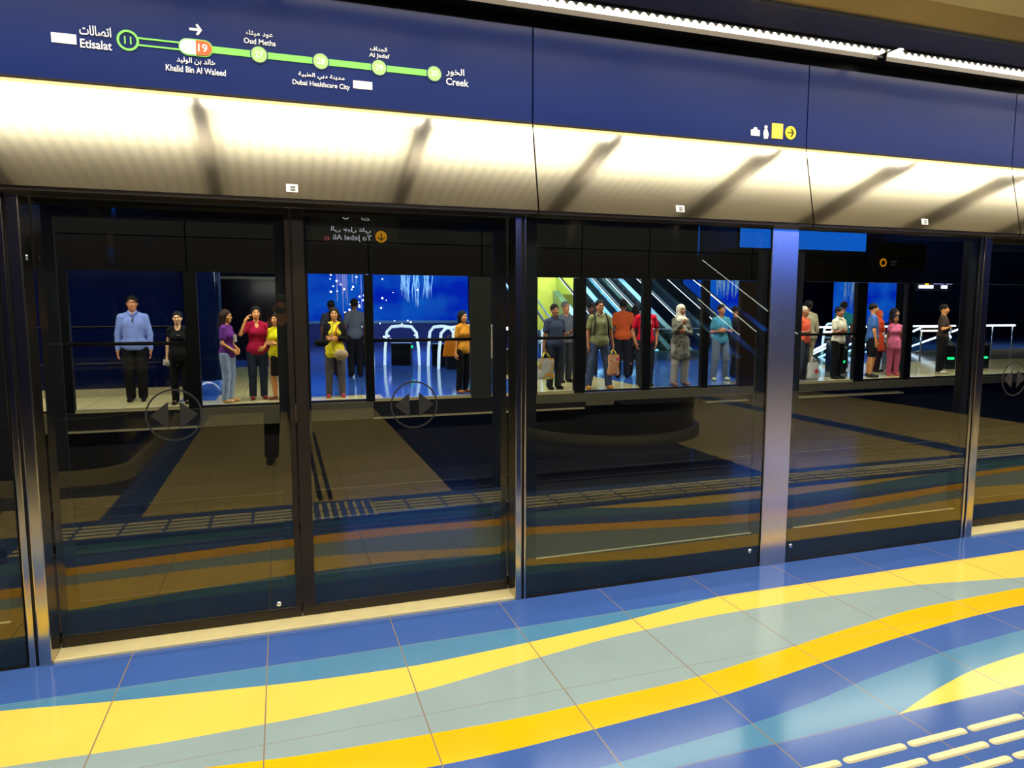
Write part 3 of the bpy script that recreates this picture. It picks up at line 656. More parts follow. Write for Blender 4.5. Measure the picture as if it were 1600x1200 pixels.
# escalators (rise away from the platform)
STEPM = mat('escalator_step', (40, 42, 44), .4, .6); BAL = mat('brushed_balustrade', (150, 175, 185), .2, .9, .1, 3)
LED = emis('white_led', (225, 240, 255), 5.0)
def escalator(x, y, label, sgn=1, wd=1.55, n=22, group=None, up=1):
    t = thing('escalator', label, 'escalator', (x, y, 0)); L = n*.4; s = sgn; sl = .2*up/.4
    q = MB()
    for i in range(n):
        y0 = .9+i*.4; z = .2*(i+1)*up
        a, b = sorted((s*y0, s*(y0+.41))); q.box(-.5, .5, a, b, z-.34, z)
    q.build('steps', STEPM, t)
    q = MB().box(-.5, .5, *sorted((0, s*.9)), -.05, .012); q.build('comb_plate', STEEL, t)
    for sx in (-1, 1):
        xx = sx*(wd/2-.12); a = Vector((xx, s*.9, 0)); b = Vector((xx, s*(.9+L), sl*L))
        q = MB(); ys = [s*.0, s*.9, s*(.9+L)]; zs = [.0, .0, sl*L]
        vs = []
        for yy, zz in zip(ys, zs): vs += [(xx-.12, yy, zz-.35), (xx+.12, yy, zz-.35), (xx+.12, yy, zz+.28), (xx-.12, yy, zz+.28)]
        fs = [(3, 2, 1, 0), (8, 9, 10, 11)]
        for i in range(2):
            for j in range(4): fs.append((i*4+j, i*4+(j+1) % 4, i*4+4+(j+1) % 4, i*4+4+j))
        q.add(vs, fs); q.build('skirt', BAL, t)
        q = MB(); vs = []
        for yy, zz in zip(ys, zs): vs += [(xx-.006, yy, zz+.28), (xx+.006, yy, zz+.28), (xx+.006, yy, zz+.93), (xx-.006, yy, zz+.93)]
        q.add(vs, fs); q.build('side_glass', PGLASS, t)
        path = [(xx, s*.05, .35), (xx, -s*.14, .45), (xx, -s*.22, .66), (xx, -s*.14, .88), (xx, s*.05, .98), (xx, s*.9, .98)]+[(xx, s*(.9+L), .98+sl*L)]
        q = MB().tube(path, .04, 8); q.build('handrail', BLACK, t, True)
        q = MB().tube([(xx, s*.9, .925), (xx, s*(.9+L), .925+sl*L)], .022, 6); q.build('light_line', LED, t)
    return t
EX = [10.45, 12.35, 13.4]
escalator(EX[0], 19.2, 'escalator rising behind the man in the olive polo shirt, left of the bank', group='escalators')
escalator(EX[1], 19.2, 'escalator rising behind the man in the red tee, middle of the bank')
escalator(17.0, 22.2, 'escalator rising in front of the blue wall, behind the woman in the headscarf')
escalator(11.6, -8.6, 'escalator behind the camera, its lit handrails mirrored left of the steel pillar', sgn=-1, n=14)
escalator(13.6, -8.6, 'escalator behind the camera, mirrored beside the steel pillar, farther one', sgn=-1, n=14)
t = thing('stair_balustrade', 'glass stair balustrade with black handrail in front of the lime wall', 'balustrade', (7.9, 19.6, 0))
for k_, (nm_, dx_, m_, r_) in enumerate([('handrail', 0, BLACK, .04), ('pale_rail', .28, BAL, .03), ('lower_rail', -.5, BAL, .06)]):
    MB().tube([(dx_, 0, 0), (dx_, 0, .98), (dx_, .4, 1.0), (dx_, 4.4, 3.05)], r_, 8).build(nm_, m_, t, True)
# stairs-side balustrades going down on the right
def glass_rail(x, y0, y1, z0, z1, label):
    t = thing('lit_balustrade', label, 'balustrade', (x, y0, 0)); L = y1-y0
    MB().add([(-.008, 0, max(0, z0-.85)), (.008, 0, max(0, z0-.85)), (.008, L, max(0, z1-.5)), (-.008, L, max(0, z1-.5)), (-.008, 0, z0), (.008, 0, z0), (.008, L, z1), (-.008, L, z1)],
             [(0, 3, 2, 1), (4, 5, 6, 7), (0, 1, 5, 4), (1, 2, 6, 5), (2, 3, 7, 6), (3, 0, 4, 7)]).build('side_glass', PGLASS, t)
    MB().tube([(0, 0, z0), (0, L, z1)], .035, 8).build('light_line', LED, t, True)
    MB().tube([(0, .0, 0), (0, .0, z0)], .03, 8).build('newel', CHROME, t, True)
glass_rail(17.6, 16.6, 19.5, 1.0, -.1, 'lit glass balustrade sloping down behind the women in maroon and pink, left one')
glass_rail(19.6, 17.4, 20.6, 1.1, -.1, 'lit glass balustrade sloping down behind the women in maroon and pink, right one')
glass_rail(16.8, 16.6, 19.3, 1.0, -.1, 'lit glass balustrade sloping down behind the girl in pink')
glass_rail(15.4, 16.0, 18.2, .85, -.1, 'short lit glass balustrade sloping down behind the man in blue')
glass_rail(21.4, 18.6, 21.2, 1.0, -.1, 'lit glass balustrade sloping down behind the man in the dark patterned shirt')
glass_rail(24.0, 19.0, 22.0, 1.0, -.1, 'lit glass balustrade sloping down right of the man in the dark patterned shirt')
t = thing('lit_handrail', 'long horizontal lit handrail behind the women in maroon and pink', 'handrail', (19.3, 18.2, 0)); MB().tube([(-3.1, 0, 1.06), (3.2, 0, 1.06)], .026, 8).build('light_line', LED, t, True)
for x_ in (-3, -1, 1, 3): MB().tube([(x_, 0, 0), (x_, 0, 1.03)], .025, 8).build('post', CHROME, t, True)
t = thing('lit_handrail', 'short horizontal lit handrail near the right edge', 'handrail', (24.3, 18.2, 0)); MB().tube([(-1.1, 0, 1.06), (1.1, 0, 1.06)], .035, 8).build('light_line', LED, t, True)
for x_ in (-1, 0, 1): MB().tube([(x_, 0, 0), (x_, 0, 1.03)], .025, 8).build('post', CHROME, t, True)
q = MB()
for (x_, w_) in ((17.0, .5), (21.2, .75)):
    for z_ in (1.0, .86): q.box(x_, x_+w_, 18.4, 18.44, z_, z_+.06)
tag(q.build('lit_strip', emis('warm_led', (255, 225, 205), 4)), 'pair of short warm light strips below the handrail', 'light strip')

# ticket gates
def gate(name='ticket_gate'):
    t = thing(name, '', 'ticket gate')
    MB().box(-.11, .11, -.3, .3, 0, .62).build('cabinet', mat('gate_black', (14, 16, 18), .2, .2), t, bevel=.03)
    MB().box(-.12, .12, -.31, .31, .62, .66).build('cabinet_top', STEEL, t, bevel=.01)
    path = [(0, -.52, .0), (0, -.50, .5), (0, -.44, .95), (0, -.3, 1.12), (0, 0, 1.15), (0, .3, 1.12), (0, .44, .98), (0, .5, .5), (0, .52, 0)]
    MB().tube(path, .042, 8).build('hoop', mat('chrome_painted_shine', (225, 245, 245), .15, .3, emit=1.2), t, True)  # emission paints a bright shine into the chrome; the hoop is no lamp
    MB().box(-.05, .05, -.318, -.302, .5, .58).build('indicator', emis('green_led', (20, 235, 110), 4) if 'green_led' not in MATS else MATS['green_led'], t)
    return t
G = gate(); G.location = (2.25, 20.6, 0); G.rotation_euler = (0, 0, R(28)); G['label'] = 'chrome-hooped ticket gate directly right of the woman with the cream bag'; G['group'] = 'ticket gates'
gates = [((3.35, 20.3), 66, 'chrome-hooped ticket gate second from the left in the far row'), ((4.35, 19.4), 38, 'chrome-hooped ticket gate in the middle of the far row'),
         ((5.2, 19.6), 75, 'chrome-hooped ticket gate left of the orange bag, in the far row'), ((4.55, 18.4), 66, 'chrome-hooped ticket gate nearer the platform, behind the orange bag'), ((5.35, 16.4), 80, 'chrome-hooped ticket gate behind the pale draped figure'),
         ((7.6, 19.2), 10, 'ticket gate behind the man in slate, left of the escalators'), ((16.0, 19.2), 0, 'ticket gate left of the man in teal, below the blue wall'), ((18.5, 19.6), 0, 'ticket gate right of the man in teal'),
         ((13.65, 14.35), -30, 'green-lit ticket gate right of the man with folded arms'), ((15.5, 14.35), -30, 'green-lit ticket gate right of the woman in pink'), ((17.45, 14.35), -30, 'green-lit ticket gate right of the man in the dark patterned shirt'), ((18.7, 14.35), -30, 'green-lit ticket gate at the right edge')]
for (gx, gy), a, lb in gates[:8]: dup(G, (gx, gy, 0), R(a), lb)
def pylon():
    t = thing('gate_pylon', '', 'ticket gate')
    MB().prism([(-.34, 0), (.34, 0), (.34, .78), (-.34, .62)], -.13, .13, 'x').build('cabinet', MATS['gate_black'], t, bevel=.02)
    MB().prism([(-.34, .632), (.34, .792), (.34, .812), (-.34, .652)], -.135, .135, 'x').build('cabinet_top', STEEL, t)
    MB().box(-.08, .08, -.358, -.342, .27, .33).build('indicator', MATS['green_led'], t)
    MB().add([(-.02, -.25, .66), (.02, -.25, .66), (.02, .3, .80), (-.02, .3, .80), (-.02, -.25, .86), (.02, -.25, .86), (.02, .3, 1.06), (-.02, .3, 1.06)], [(0, 3, 2, 1), (4, 5, 6, 7), (0, 1, 5, 4), (1, 2, 6, 5), (2, 3, 7, 6), (3, 0, 4, 7)]).build('glass_wing', PGLASS, t)
    MB().tube([(0, -.27, .87), (0, .32, 1.08)], .022, 8).build('wing_edge', LED, t, True)
    return t
G2 = pylon(); G2.location = (gates[8][0][0], gates[8][0][1], 0); G2.rotation_euler = (0, 0, R(-20)); G2['label'] = gates[8][2]; G2['group'] = 'green-lit gate pylons'
for (gx, gy), a, lb in gates[9:]: dup(G2, (gx, gy, 0), R(a), lb)
# display on the far platform
t = thing('departure_display', 'small lit departure display above the man in the dark patterned shirt', 'display', (20.0, 17.05, 2.28))
MB().box(-.75, .8, 0, .08, -.05, .28).build('sign_body', SIGNM, t)
for s in (-.5, .5): MB().tube([(s, .04, .28), (s, .04, 1.2)], .012, 6).build('hanger', DARK, t)
DW = emis('display_white', (215, 215, 255), 3.0)
q = MB()
for x0, x1, z0, z1 in [(-.62, .0, .02, .13), (.33, .6, .02, .13)]: q.box(x0, x1, -.01, -.004, z0, z1)
q.build('lower_row', DW, t)
q = MB()
for x0, x1, z0, z1 in [(-.02, .45, .16, .23), (.55, .8, .16, .24)]: q.box(x0, x1, -.01, -.004, z0, z1)
q.build('upper_row', mat('lavender_light', (190, 170, 245), emit=1.2), t)
MB().prism(disc(-.28, .2, .09, 20), -.01, -.004).build('amber_mark', SY, t)
# hanging bubble-light cluster and strand chandeliers
t = thing('bubble_chandelier', 'hanging cluster of small white bubble lights above the woman with the cream bag', 'chandelier', (2.2, 23.0, 0))
BULB = emis('bulb_light', (225, 225, 255), 6.0); WIRE = mat('pale_wire', (170, 160, 220), .3, emit=.35)
q = MB()
rs = random.Random(11)
for i in range(62):
    bx, bz = rs.gauss(.1, .6), rs.uniform(.55, 2.9)
    if bz < 1.3: bx = rs.uniform(-.1, 2.0)
    MB().ball((bx, rs.uniform(-.5, .5), bz), rs.uniform(.018, .036), 8).build('bulb', BULB, t, True)
for i in range(14):
    bx = rs.gauss(-.1, .28); q.tube([(bx, 0, rs.uniform(1.5, 2.5)), (bx, 0, 5)], rs.uniform(.008, .02), 5)
q.build('wires', WIRE, t)
MB().tube([(-.1, 0, 5), (-.1, 0, 13.8)], .03, 6).build('stem', DARK, t)
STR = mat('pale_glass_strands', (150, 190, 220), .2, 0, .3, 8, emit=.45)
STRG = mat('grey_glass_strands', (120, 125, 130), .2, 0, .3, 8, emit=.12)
def strands(x, y, z0, z1, wd, n_, m, label, seed):
    rr = random.Random(seed); t = thing('strand_chandelier', label, 'chandelier', (x, y, 0)); q = MB()
    for i in range(n_):
        a = rr.uniform(-wd, wd); b = rr.uniform(-.3, .3); zz = z0+(z1-z0)*.22*abs(a)/wd*rr.uniform(.6, 1.1)+rr.uniform(0, .25)
        p = [(a+.04*math.sin(k*1.7+i), b, zz+(z1-zz)*k/6) for k in range(7)]
        q.tube(p, [.006, .022, .015, .022, .012, .018, .01], 5)
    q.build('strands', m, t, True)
    MB().tube([(0, 0, z1-.1), (0, 0, z1)], wd*.8, 20).build('canopy', STEEL, t, True)
    MB().tube([(0, 0, z1), (0, 0, 13.8 if y > 21 else 3.5)], .03, 6).build('stem', DARK, t)
strands(4.9, 26, 1.65, 4.2, .62, 34, STR, 'pale glass strand chandelier against the blue wall behind the ticket gates', 1)
strands(.25, 22, 1.45, 3.6, .32, 26, STRG, 'grey glass strand chandelier behind the woman in crimson', 2)
strands(18.6, 26, 1.9, 5, .9, 30, STR, 'blue-white glass strand chandelier behind the woman in the headscarf', 3)
strands(21.6, 26, 1.6, 5, .8, 26, STR, 'blue-white glass strand chandelier behind the man in teal', 4)
strands(26.6, 27, 1.5, 5, .5, 20, STR, 'blue-white glass strand chandelier behind the man with folded arms', 5)

# ================================================================== PEOPLE
def smin(a, b, k):
    h = np.clip(.5+.5*(b-a)/k, 0, 1); return b*(1-h)+a*h-k*h*(1-h)
class SDF:
    """distance field of smoothly joined round cones and ellipsoids, turned into one continuous surface"""
    def __init__(s): s.p = []; s.cut = []
    def cone(s, a, b, r1, r2=None, k=.03): s.p.append(('c', np.array(a, float), np.array(b, float), r1, r1 if r2 is None else r2, k)); return s
    def ell(s, c, r, k=.03, ax=None): s.p.append(('e', np.array(c, float), np.array(r, float), ax, 0, k)); return s
    def sub(s, c, r, k=.015): s.p.append(('s', np.array(c, float), np.array(r, float), None, 0, k)); return s
    def plane(s, n, d): s.cut.append((np.array(n, float), d)); return s
    def mesh(s, res):
        lo = np.full(3, 9.); hi = np.full(3, -9.)
        for q in s.p:
            if q[0] == 's': continue
            if q[0] == 'c':
                r = max(q[3], q[4]); lo = np.minimum(lo, np.minimum(q[1], q[2])-r); hi = np.maximum(hi, np.maximum(q[1], q[2])+r)
            else:
                r = q[2] if q[3] is None else np.full(3, q[2].max()); lo = np.minimum(lo, q[1]-r); hi = np.maximum(hi, q[1]+r)
        lo -= res*3; hi += res*3
        n = np.ceil((hi-lo)/res).astype(int)+1
        ax = [lo[i]+np.arange(n[i])*res for i in range(3)]
        F = np.full(n, .5, np.float32)
        for t, a, b, c, d, k in s.p:
            if t == 'c': r = max(c, d); l = np.minimum(a, b)-r; h = np.maximum(a, b)+r
            else: r = b if c is None else np.full(3, b.max()); l = a-r; h = a+r
            m = k+res*3; i0 = np.maximum(((l-m-lo)/res).astype(int), 0); i1 = np.minimum(((h+m-lo)/res).astype(int)+2, n)
            if (i1 <= i0).any(): continue
            X, Y, Z = [ax[i][i0[i]:i1[i]].astype(np.float32) for i in range(3)]
            X = X[:, None, None]; Y = Y[None, :, None]; Z = Z[None, None, :]
            if t == 'c':
                ab = b-a; L = max(1e-9, float(ab@ab))
                u = np.clip(((X-a[0])*ab[0]+(Y-a[1])*ab[1]+(Z-a[2])*ab[2])/L, 0, 1)
                D = np.sqrt((X-a[0]-u*ab[0])**2+(Y-a[1]-u*ab[1])**2+(Z-a[2]-u*ab[2])**2)-(c+(d-c)*u)
            else:
                x, y, z = X-a[0], Y-a[1], Z-a[2]
                if c is not None: x, y, z = [x*v[0]+y*v[1]+z*v[2] for v in c]
                k0 = np.sqrt((x/b[0])**2+(y/b[1])**2+(z/b[2])**2); k1 = np.sqrt((x/b[0]**2)**2+(y/b[1]**2)**2+(z/b[2]**2)**2)+1e-6
                D = k0*(k0-1)/k1
            S = F[i0[0]:i1[0], i0[1]:i1[1], i0[2]:i1[2]]
            if t == 's': S[...] = -smin(-S, D, k)
            else: S[...] = smin(S, D, k)
        for nn, d in s.cut:
            X, Y, Z = ax[0][:, None, None], ax[1][None, :, None], ax[2][None, None, :]
            F = np.maximum(F, (X*nn[0]+Y*nn[1]+Z*nn[2]-d).astype(np.float32))
        # surface nets
        neg = F < 0
        cs = [(i, j, k) for i in (0, 1) for j in (0, 1) for k in (0, 1)]
        def C(A, c): return A[c[0]:A.shape[0]-1+c[0], c[1]:A.shape[1]-1+c[1], c[2]:A.shape[2]-1+c[2]]
        cnt = sum(C(neg, c).astype(np.int8) for c in cs)
        act = (cnt > 0) & (cnt < 8); idx = np.argwhere(act)
        if not len(idx): return np.zeros((0, 3)), np.zeros((0, 4), int)
        Fv = np.stack([C(F, c)[act] for c in cs], 1)
        P_ = np.zeros((len(idx), 3)); W_ = np.zeros(len(idx))
        for e0 in range(8):
            for e1 in range(e0+1, 8):
                dd = np.array(cs[e1])-np.array(cs[e0])
                if np.abs(dd).sum() != 1: continue
                f0, f1 = Fv[:, e0], Fv[:, e1]; x = (f0 < 0) != (f1 < 0)
                t_ = np.where(x, f0/np.where(x, f0-f1, 1), 0)
                P_ += np.where(x[:, None], np.array(cs[e0])+dd*t_[:, None], 0); W_ += x
        V = lo+(idx+P_/W_[:, None])*res
        ID = np.full(act.shape, -1); ID[act] = np.arange(len(idx))
        Q = []
        for d in range(3):
            a, b = (d+1) % 3, (d+2) % 3
            sl0 = [slice(1, -1)]*3; sl1 = [slice(1, -1)]*3; sl0[d] = slice(0, -1); sl1[d] = slice(1, None)
            n0 = neg[tuple(sl0)]; n1 = neg[tuple(sl1)]
            for flag in (True, False):
                w_ = np.argwhere((n0 & ~n1) if flag else (~n0 & n1))
                if not len(w_): continue
                base = w_.copy(); base[:, a] += 1; base[:, b] += 1
                def at(da, db):
                    q = base.copy(); q[:, a] -= da; q[:, b] -= db; return ID[q[:, 0], q[:, 1], q[:, 2]]
                quad = np.stack([at(1, 1), at(0, 1), at(0, 0), at(1, 0)], 1)
                Q.append(quad if flag else quad[:, ::-1])
        return V, np.concatenate(Q)
    def build(s, name, m, parent, res, scale=1):
        V, Q = s.mesh(res)
        me = bpy.data.meshes.new(name); me.vertices.add(len(V)); me.vertices.foreach_set('co', (V*scale).astype('f').ravel())
        me.loops.add(Q.size); me.loops.foreach_set('vertex_index', Q.astype(np.int32).ravel())
        me.polygons.add(len(Q)); me.polygons.foreach_set('loop_start', np.arange(0, Q.size, 4, dtype=np.int32))
        me.update(calc_edges=True); me.validate(); me.polygons.foreach_set('use_smooth', [True]*len(me.polygons)); me.materials.append(m)
        o = bpy.data.objects.new(name, me); COL.objects.link(o); o.parent = parent; return o

def V3(*a): return np.array(a, float)
def nrm(v): v = np.array(v, float); return v/np.linalg.norm(v)
# arm poses: elbow from shoulder, wrist from elbow, hand direction, palm normal, finger curl (x grows outwards)
ARMS = {
 'down': ((.055, .02, -.29), (.01, -.05, -.25), (.02, -.12, -1), (-1, -.1, 0), .5),
 'bag': ((.06, .0, -.29), (.04, -.03, -.26), (0, -.05, -1), (-1, 0, 0), 1.5),
 'pocket': ((.09, .05, -.28), (-.04, -.09, -.23), (-.2, -.3, -1), (-1, 0, 0), .7),
 'hip': ((.16, .06, -.23), (-.11, -.08, -.21), (-.6, -.4, -.7), (-.5, .8, 0), .6),
 'front': ((.05, .03, -.28), (-.10, -.20, .02), (-1, -.25, .1), (0, 1, 0), .8),
 'low': ((.05, .0, -.28), (-.08, -.17, -.13), (-.7, -.4, -.5), (-.3, .9, 0), 1.2),
 'fold': ((.07, -.04, -.27), (-.22, -.12, .04), (-1, -.05, .05), (0, 1, 0), .5),
 'head': ((.15, -.10, -.17), (-.10, -.02, .26), (-.45, .10, .8), (-.8, .2, -.3), .8),
 'phone': ((.05, .02, -.28), (.0, -.24, .03), (-.2, -1, .2), (-.3, 0, 1), 1.1),
 'camera': ((.09, -.16, -.20), (-.12, -.12, .24), (-.5, -.3, .7), (-.5, .3, 0), 1.2),
 'lift': ((.07, -.12, -.25), (-.10, -.14, .18), (-.5, -.4, .7), (-.4, .8, 0), 1.0),
}
def hand(S, w_, d, pn, curl, sx):
    d = nrm(d); pn = nrm(pn-d*np.dot(pn, d)); sd = np.cross(d, pn)   # side axis across the palm
    # thumb goes to the body's front/inside
    th = sd if (sd[1] < 0 or (abs(sd[1]) < .2 and sd[2] > 0)) else -sd
    S.cone(w_, w_+d*.02, .025, .026, .02)
    S.ell(w_+d*.05, (.047, .015, .038), .012, (d, pn, th))
    for i, (L, o) in enumerate([(.066, .027), (.076, .009), (.070, -.009), (.055, -.026)]):
        b = w_+d*.088+th*o; c = curl*(.75+.1*i)
        d1 = nrm(d*math.cos(c*.5)+pn*math.sin(c*.5)+th*o*1.2); d2 = nrm(d*math.cos(c)+pn*math.sin(c)); d3 = nrm(d*math.cos(c*1.6)+pn*math.sin(c*1.6))
        p1 = b+d1*L*.45; p2 = p1+d2*L*.32; p3 = p2+d3*L*.23
        S.cone(b-d1*.015, p1, .0098, .0092, .005).cone(p1, p2, .0092, .0085, .004).cone(p2, p3, .0085, .0075, .004)
    b = w_+d*.03+th*.03; p1 = b+nrm(d*.75+th*.75+pn*.35)*.034; p2 = p1+nrm(d+th*.25+pn*.4)*.028
    S.cone(b, p1, .0125, .011, .008).cone(p1, p2, .0105, .0085, .004)
    return w_+d*.075+pn*.02
SKIN = {'tan': (190, 122, 80), 'brown': (158, 98, 62), 'light': (250, 192, 138), 'dark': (104, 62, 42), 'amber': (234, 158, 92)}
def cloth(rgb, key=None, rough=.85, var=.1, bump=.4):
    nm = key or 'cloth_%d_%d_%d' % rgb
    return mat(nm, rgb, rough, 0, var, 14, bump=bump, spec=.2)

def person(loc, h, rz, label, top, bottom, skin='brown', hair='short', hair_rgb=(12, 9, 8), arms=('down', 'down'), sleeve='short', legs='full',
           shoes=(16, 14, 14), female=False, neck='crew', tunic=0, res=.0095, stance=.10, extra=None, wide=1.0, step=0.0, group=None):
    s = h/1.76; t = thing('person', label, 'person', (loc[0], loc[1], 0), R(rz)); sk = mat('skin_'+skin, SKIN[skin], .5, 0, .04, 20)
    hw = .092 if not female else .095; sh = (.166 if not female else .142)*wide
    hips = [V3(sx*hw, 0, .92) for sx in (-1, 1)]
    kn = [V3(sx*(stance*.55+.045), -.02+sx*step*.5, .49) for sx in (-1, 1)]
    an = [V3(sx*stance, .03+sx*step, .085) for sx in (-1, 1)]
    shl = [V3(sx*sh, .0, 1.415) for sx in (-1, 1)]
    B = SDF()
    def torso(S, g, chest=True):
        w_ = wide
        S.ell((0, .0, .955), (.163*w_+g, .112*w_+g, .12+g), .05)
        if female:
            S.ell((0, 0, 1.10), (.125*w_+g, .092*w_+g, .15), .06); S.ell((0, .0, 1.29), (.145*w_+g, .10*w_+g, .17), .05)
            for sx in (-1, 1): S.ell((sx*.065*w_, -.075*w_, 1.275), (.054+g, .050+g, .055+g), .05)
        else:
            S.ell((0, -.012, 1.11), (.142*w_+g, .108*w_+g, .17), .06); S.ell((0, -.005, 1.28), (.158*w_+g, .110*w_+g, .18), .05)
        for sx in (-1, 1): S.cone((sx*.025, .012, 1.475), (sx*(sh-.02), .0, 1.412), .042+g, .046+g, .04)
    torso(B, 0)
    B.cone((0, .01, 1.42), (0, -.005, 1.57), .058 if not female else .048, .052 if not female else .044, .03)
    # head: cranium, jaw, cheeks, nose, ears, brow; eye sockets
    B.ell((0, .005, 1.668), (.080, .096, .100), .02).ell((0, -.028, 1.60), (.061, .068, .072), .03)
    B.cone((0, -.062, 1.548), (0, -.066, 1.55), .026, .026, .025)
    B.cone((0, -.090, 1.655), (0, -.110, 1.615), .009, .014, .012)
    for sx in (-1, 1):
        B.ell((sx*.077, .005, 1.64), (.012, .022, .032), .008); B.ell((sx*.034, -.075, 1.618), (.022, .018, .02), .02)
        B.sub((sx*.031, -.104, 1.648), (.017, .014, .011), .012)
    B.ell((0, -.088, 1.672), (.052, .014, .010), .012); B.ell((0, -.090, 1.577), (.024, .012, .012), .008)
    for i, sx in enumerate((-1, 1)):
        B.cone(hips[i], kn[i], .088, .058, .04).cone(kn[i], an[i]*.45+kn[i]*.55+V3(0, .015, 0), .056, .055, .02).cone(an[i]*.45+kn[i]*.55+V3(0, .015, 0), an[i], .055, .038, .02)
        B.cone(an[i]+V3(0, .0, -.035), an[i]+V3(sx*.018, -.15, -.052), .036, .028, .02)
    grips = []; AJ = []
    for i, sx in enumerate((-1, 1)):
        e, w_, d, pn, cu = ARMS[arms[i]]
        f = V3(sx, 1, 1); E_ = shl[i]+V3(*e)*f; Wr = E_+V3(*w_)*f
        B.cone(shl[i], E_, .044 if not female else .038, .036 if not female else .031, .03).cone(E_, Wr, .038 if not female else .032, .025 if not female else .022, .015)
        grips.append(hand(B, Wr, V3(*d)*f, V3(*pn)*f, cu, sx)); AJ.append((shl[i], E_, Wr))
    B.build('body', sk, t, res*.8, s)
    # clothes ---------------------------------------------------------
    T = SDF(); torso(T, .014); T.ell((0, 0, .95), (.186*wide, .136*wide, .17), .04)
    if tunic: T.cone((0, 0, .98), (0, 0, tunic+.08), .15*wide, .19*wide, .05)
    af, bf = (.042, .040) if female else (.050, .047)
    for i, (a, b, c) in enumerate(AJ):
        if sleeve == 'long': T.cone(a, b, af+.010, bf+.008, .03).cone(b, c, bf+.006, .036, .02)
        elif sleeve == 'roll': T.cone(a, b, af+.010, bf+.008, .03).cone(b, b*.5+c*.5, bf+.006, .044, .02)
        elif sleeve == 'short': T.cone(a, a*.38+b*.62, af+.012, af+.014, .03)
        elif sleeve == 'cap': T.cone(a, a*.7+b*.3, af+.010, af+.010, .03)
    if neck == 'v': T.sub((0, -.13, 1.475), (.055, .10, .115), .01)
    elif neck == 'scoop': T.sub((0, -.10, 1.50), (.075, .10, .09), .01)
    T.sub((0, -.02, 1.545), (.066, .075, .065), .01)
    hem = tunic if tunic else (.87 if not female else .86)
    T.plane((0, 0, -1), -hem)
    tm = cloth(top) if isinstance(top, tuple) else top
    T.build('top', tm, t, res, s)
    Lg = SDF(); bm = cloth(bottom) if isinstance(bottom, tuple) else bottom
    if legs == 'skirt':
        Lg.ell((0, .0, .955), (.172*wide, .12*wide, .12), .05).cone((0, 0, .9), (0, .0, .56), .135, .14, .05).plane((0, 0, -1), -.50)
    else:
        Lg.ell((0, .0, .94), (.168*wide, .118*wide, .12), .05).plane((0, 0, 1), .985)
        zc = {'full': .055, 'capri': .30, 'shorts': .50, 'loose': .05}[legs]; g = .03 if legs == 'loose' else (.016 if female else .021)
        for i in (0, 1):
            Lg.cone(hips[i], kn[i], .090+g, .062+g, .03).cone(kn[i], an[i]+V3(0, 0, -.03), .060+g, .046+g*1.2, .02)
        Lg.plane((0, 0, -1), -zc)
    Lg.build('skirt' if legs == 'skirt' else 'trousers', bm, t, res, s)
    for i, sx in enumerate((-1, 1)):
        q = SDF(); q.cone(an[i]+V3(0, .012, -.040), an[i]+V3(sx*.018, -.155, -.050), .045, .036, .02); q.plane((0, 0, -1), -.002)
        if not female: q.cone(an[i]+V3(0, 0, -.02), an[i]+V3(0, -.02, .0), .042, .040, .02)
        else: q.sub((an[i][0]+sx*.008, an[i][1]-.05, .075), (.028, .06, .035), .01)
        q.build('shoe', cloth(shoes, rough=.5, bump=0), t, res*.8, s)
    # hair -------------------------------------------------------------
    if hair != 'none' and hair != 'scarf':
        H = SDF(); H.ell((0, .014, 1.686), (.090, .102, .100), .02)
        if hair in ('long', 'longside'):
            H.cone((0, .045, 1.64), (0, .075, 1.42), .085, .07, .05)
            for sx in (-1, 1): H.cone((sx*.075, .0, 1.66), (sx*.085, .0, 1.40), .026, .024, .03)
        if hair == 'bun': H.ell((0, .09, 1.74), (.045, .045, .045), .03)
        if hair == 'bob':
            H.cone((0, .04, 1.64), (0, .05, 1.54), .085, .075, .04)
            for sx in (-1, 1): H.cone((sx*.075, .0, 1.66), (sx*.08, .0, 1.53), .026, .022, .03)
        H.sub((0, -.108, 1.615), (.060, .080, .088) if hair in ('long', 'bob', 'longside') else (.082, .088, .085), .012)
        if hair in ('short', 'bun', 'cap'): H.sub((0, -.03, 1.585), (.12, .085, .055), .015); H.plane((0, 0, -1), -1.575)
        H.build('hair' if hair != 'cap' else 'cap', cloth(hair_rgb, rough=.6, bump=.2), t, res*.9, s)
    if hair == 'scarf':
        H = SDF(); H.ell((0, .012, 1.67), (.094, .108, .108), .02).cone((0, .02, 1.60), (0, .01, 1.46), .09, .11, .04)
        H.ell((0, -.02, 1.42), (.155, .12, .08), .05); H.cone((-.05, -.11, 1.44), (.05, -.125, 1.18), .04, .05, .05); H.sub((0, -.115, 1.625), (.056, .085, .078), .012)
        H.build('headscarf', cloth(hair_rgb, bump=.6), t, res, s)
    # face details
    q = MB()
    for sx in (-1, 1): q.ball((sx*.031*s, -.0905*s, 1.648*s), (.013*s, .008*s, .008*s), 10)
    q.build('eyes', mat('eye_white', (214, 206, 196), .3), t, True)
    q = MB()
    for sx in (-1, 1): q.ball((sx*.031*s, -.096*s, 1.648*s), (.006*s, .004*s, .006*s), 8)
    q.build('irises', mat('iris_dark', (20, 12, 8), .2), t, True)
    q = MB()
    for sx in (-1, 1): q.tube([(sx*.014*s, -.101*s, 1.672*s), (sx*.032*s, -.101*s, 1.678*s), (sx*.05*s, -.090*s, 1.670*s)], [.0035*s, .0042*s, .002*s], 6)
    q.build('eyebrows', cloth((16, 12, 10), bump=0), t, True)
    MB().ball((0, -.100*s, 1.577*s), (.022*s, .007*s, .0075*s), 10).build('lips', mat('lips_'+skin, tuple(int(v*.8) for v in SKIN[skin][:1])+tuple(int(v*.62) for v in SKIN[skin][1:]), .5), t, True)
    t['grips'] = [list(map(float, g*s)) for g in grips]
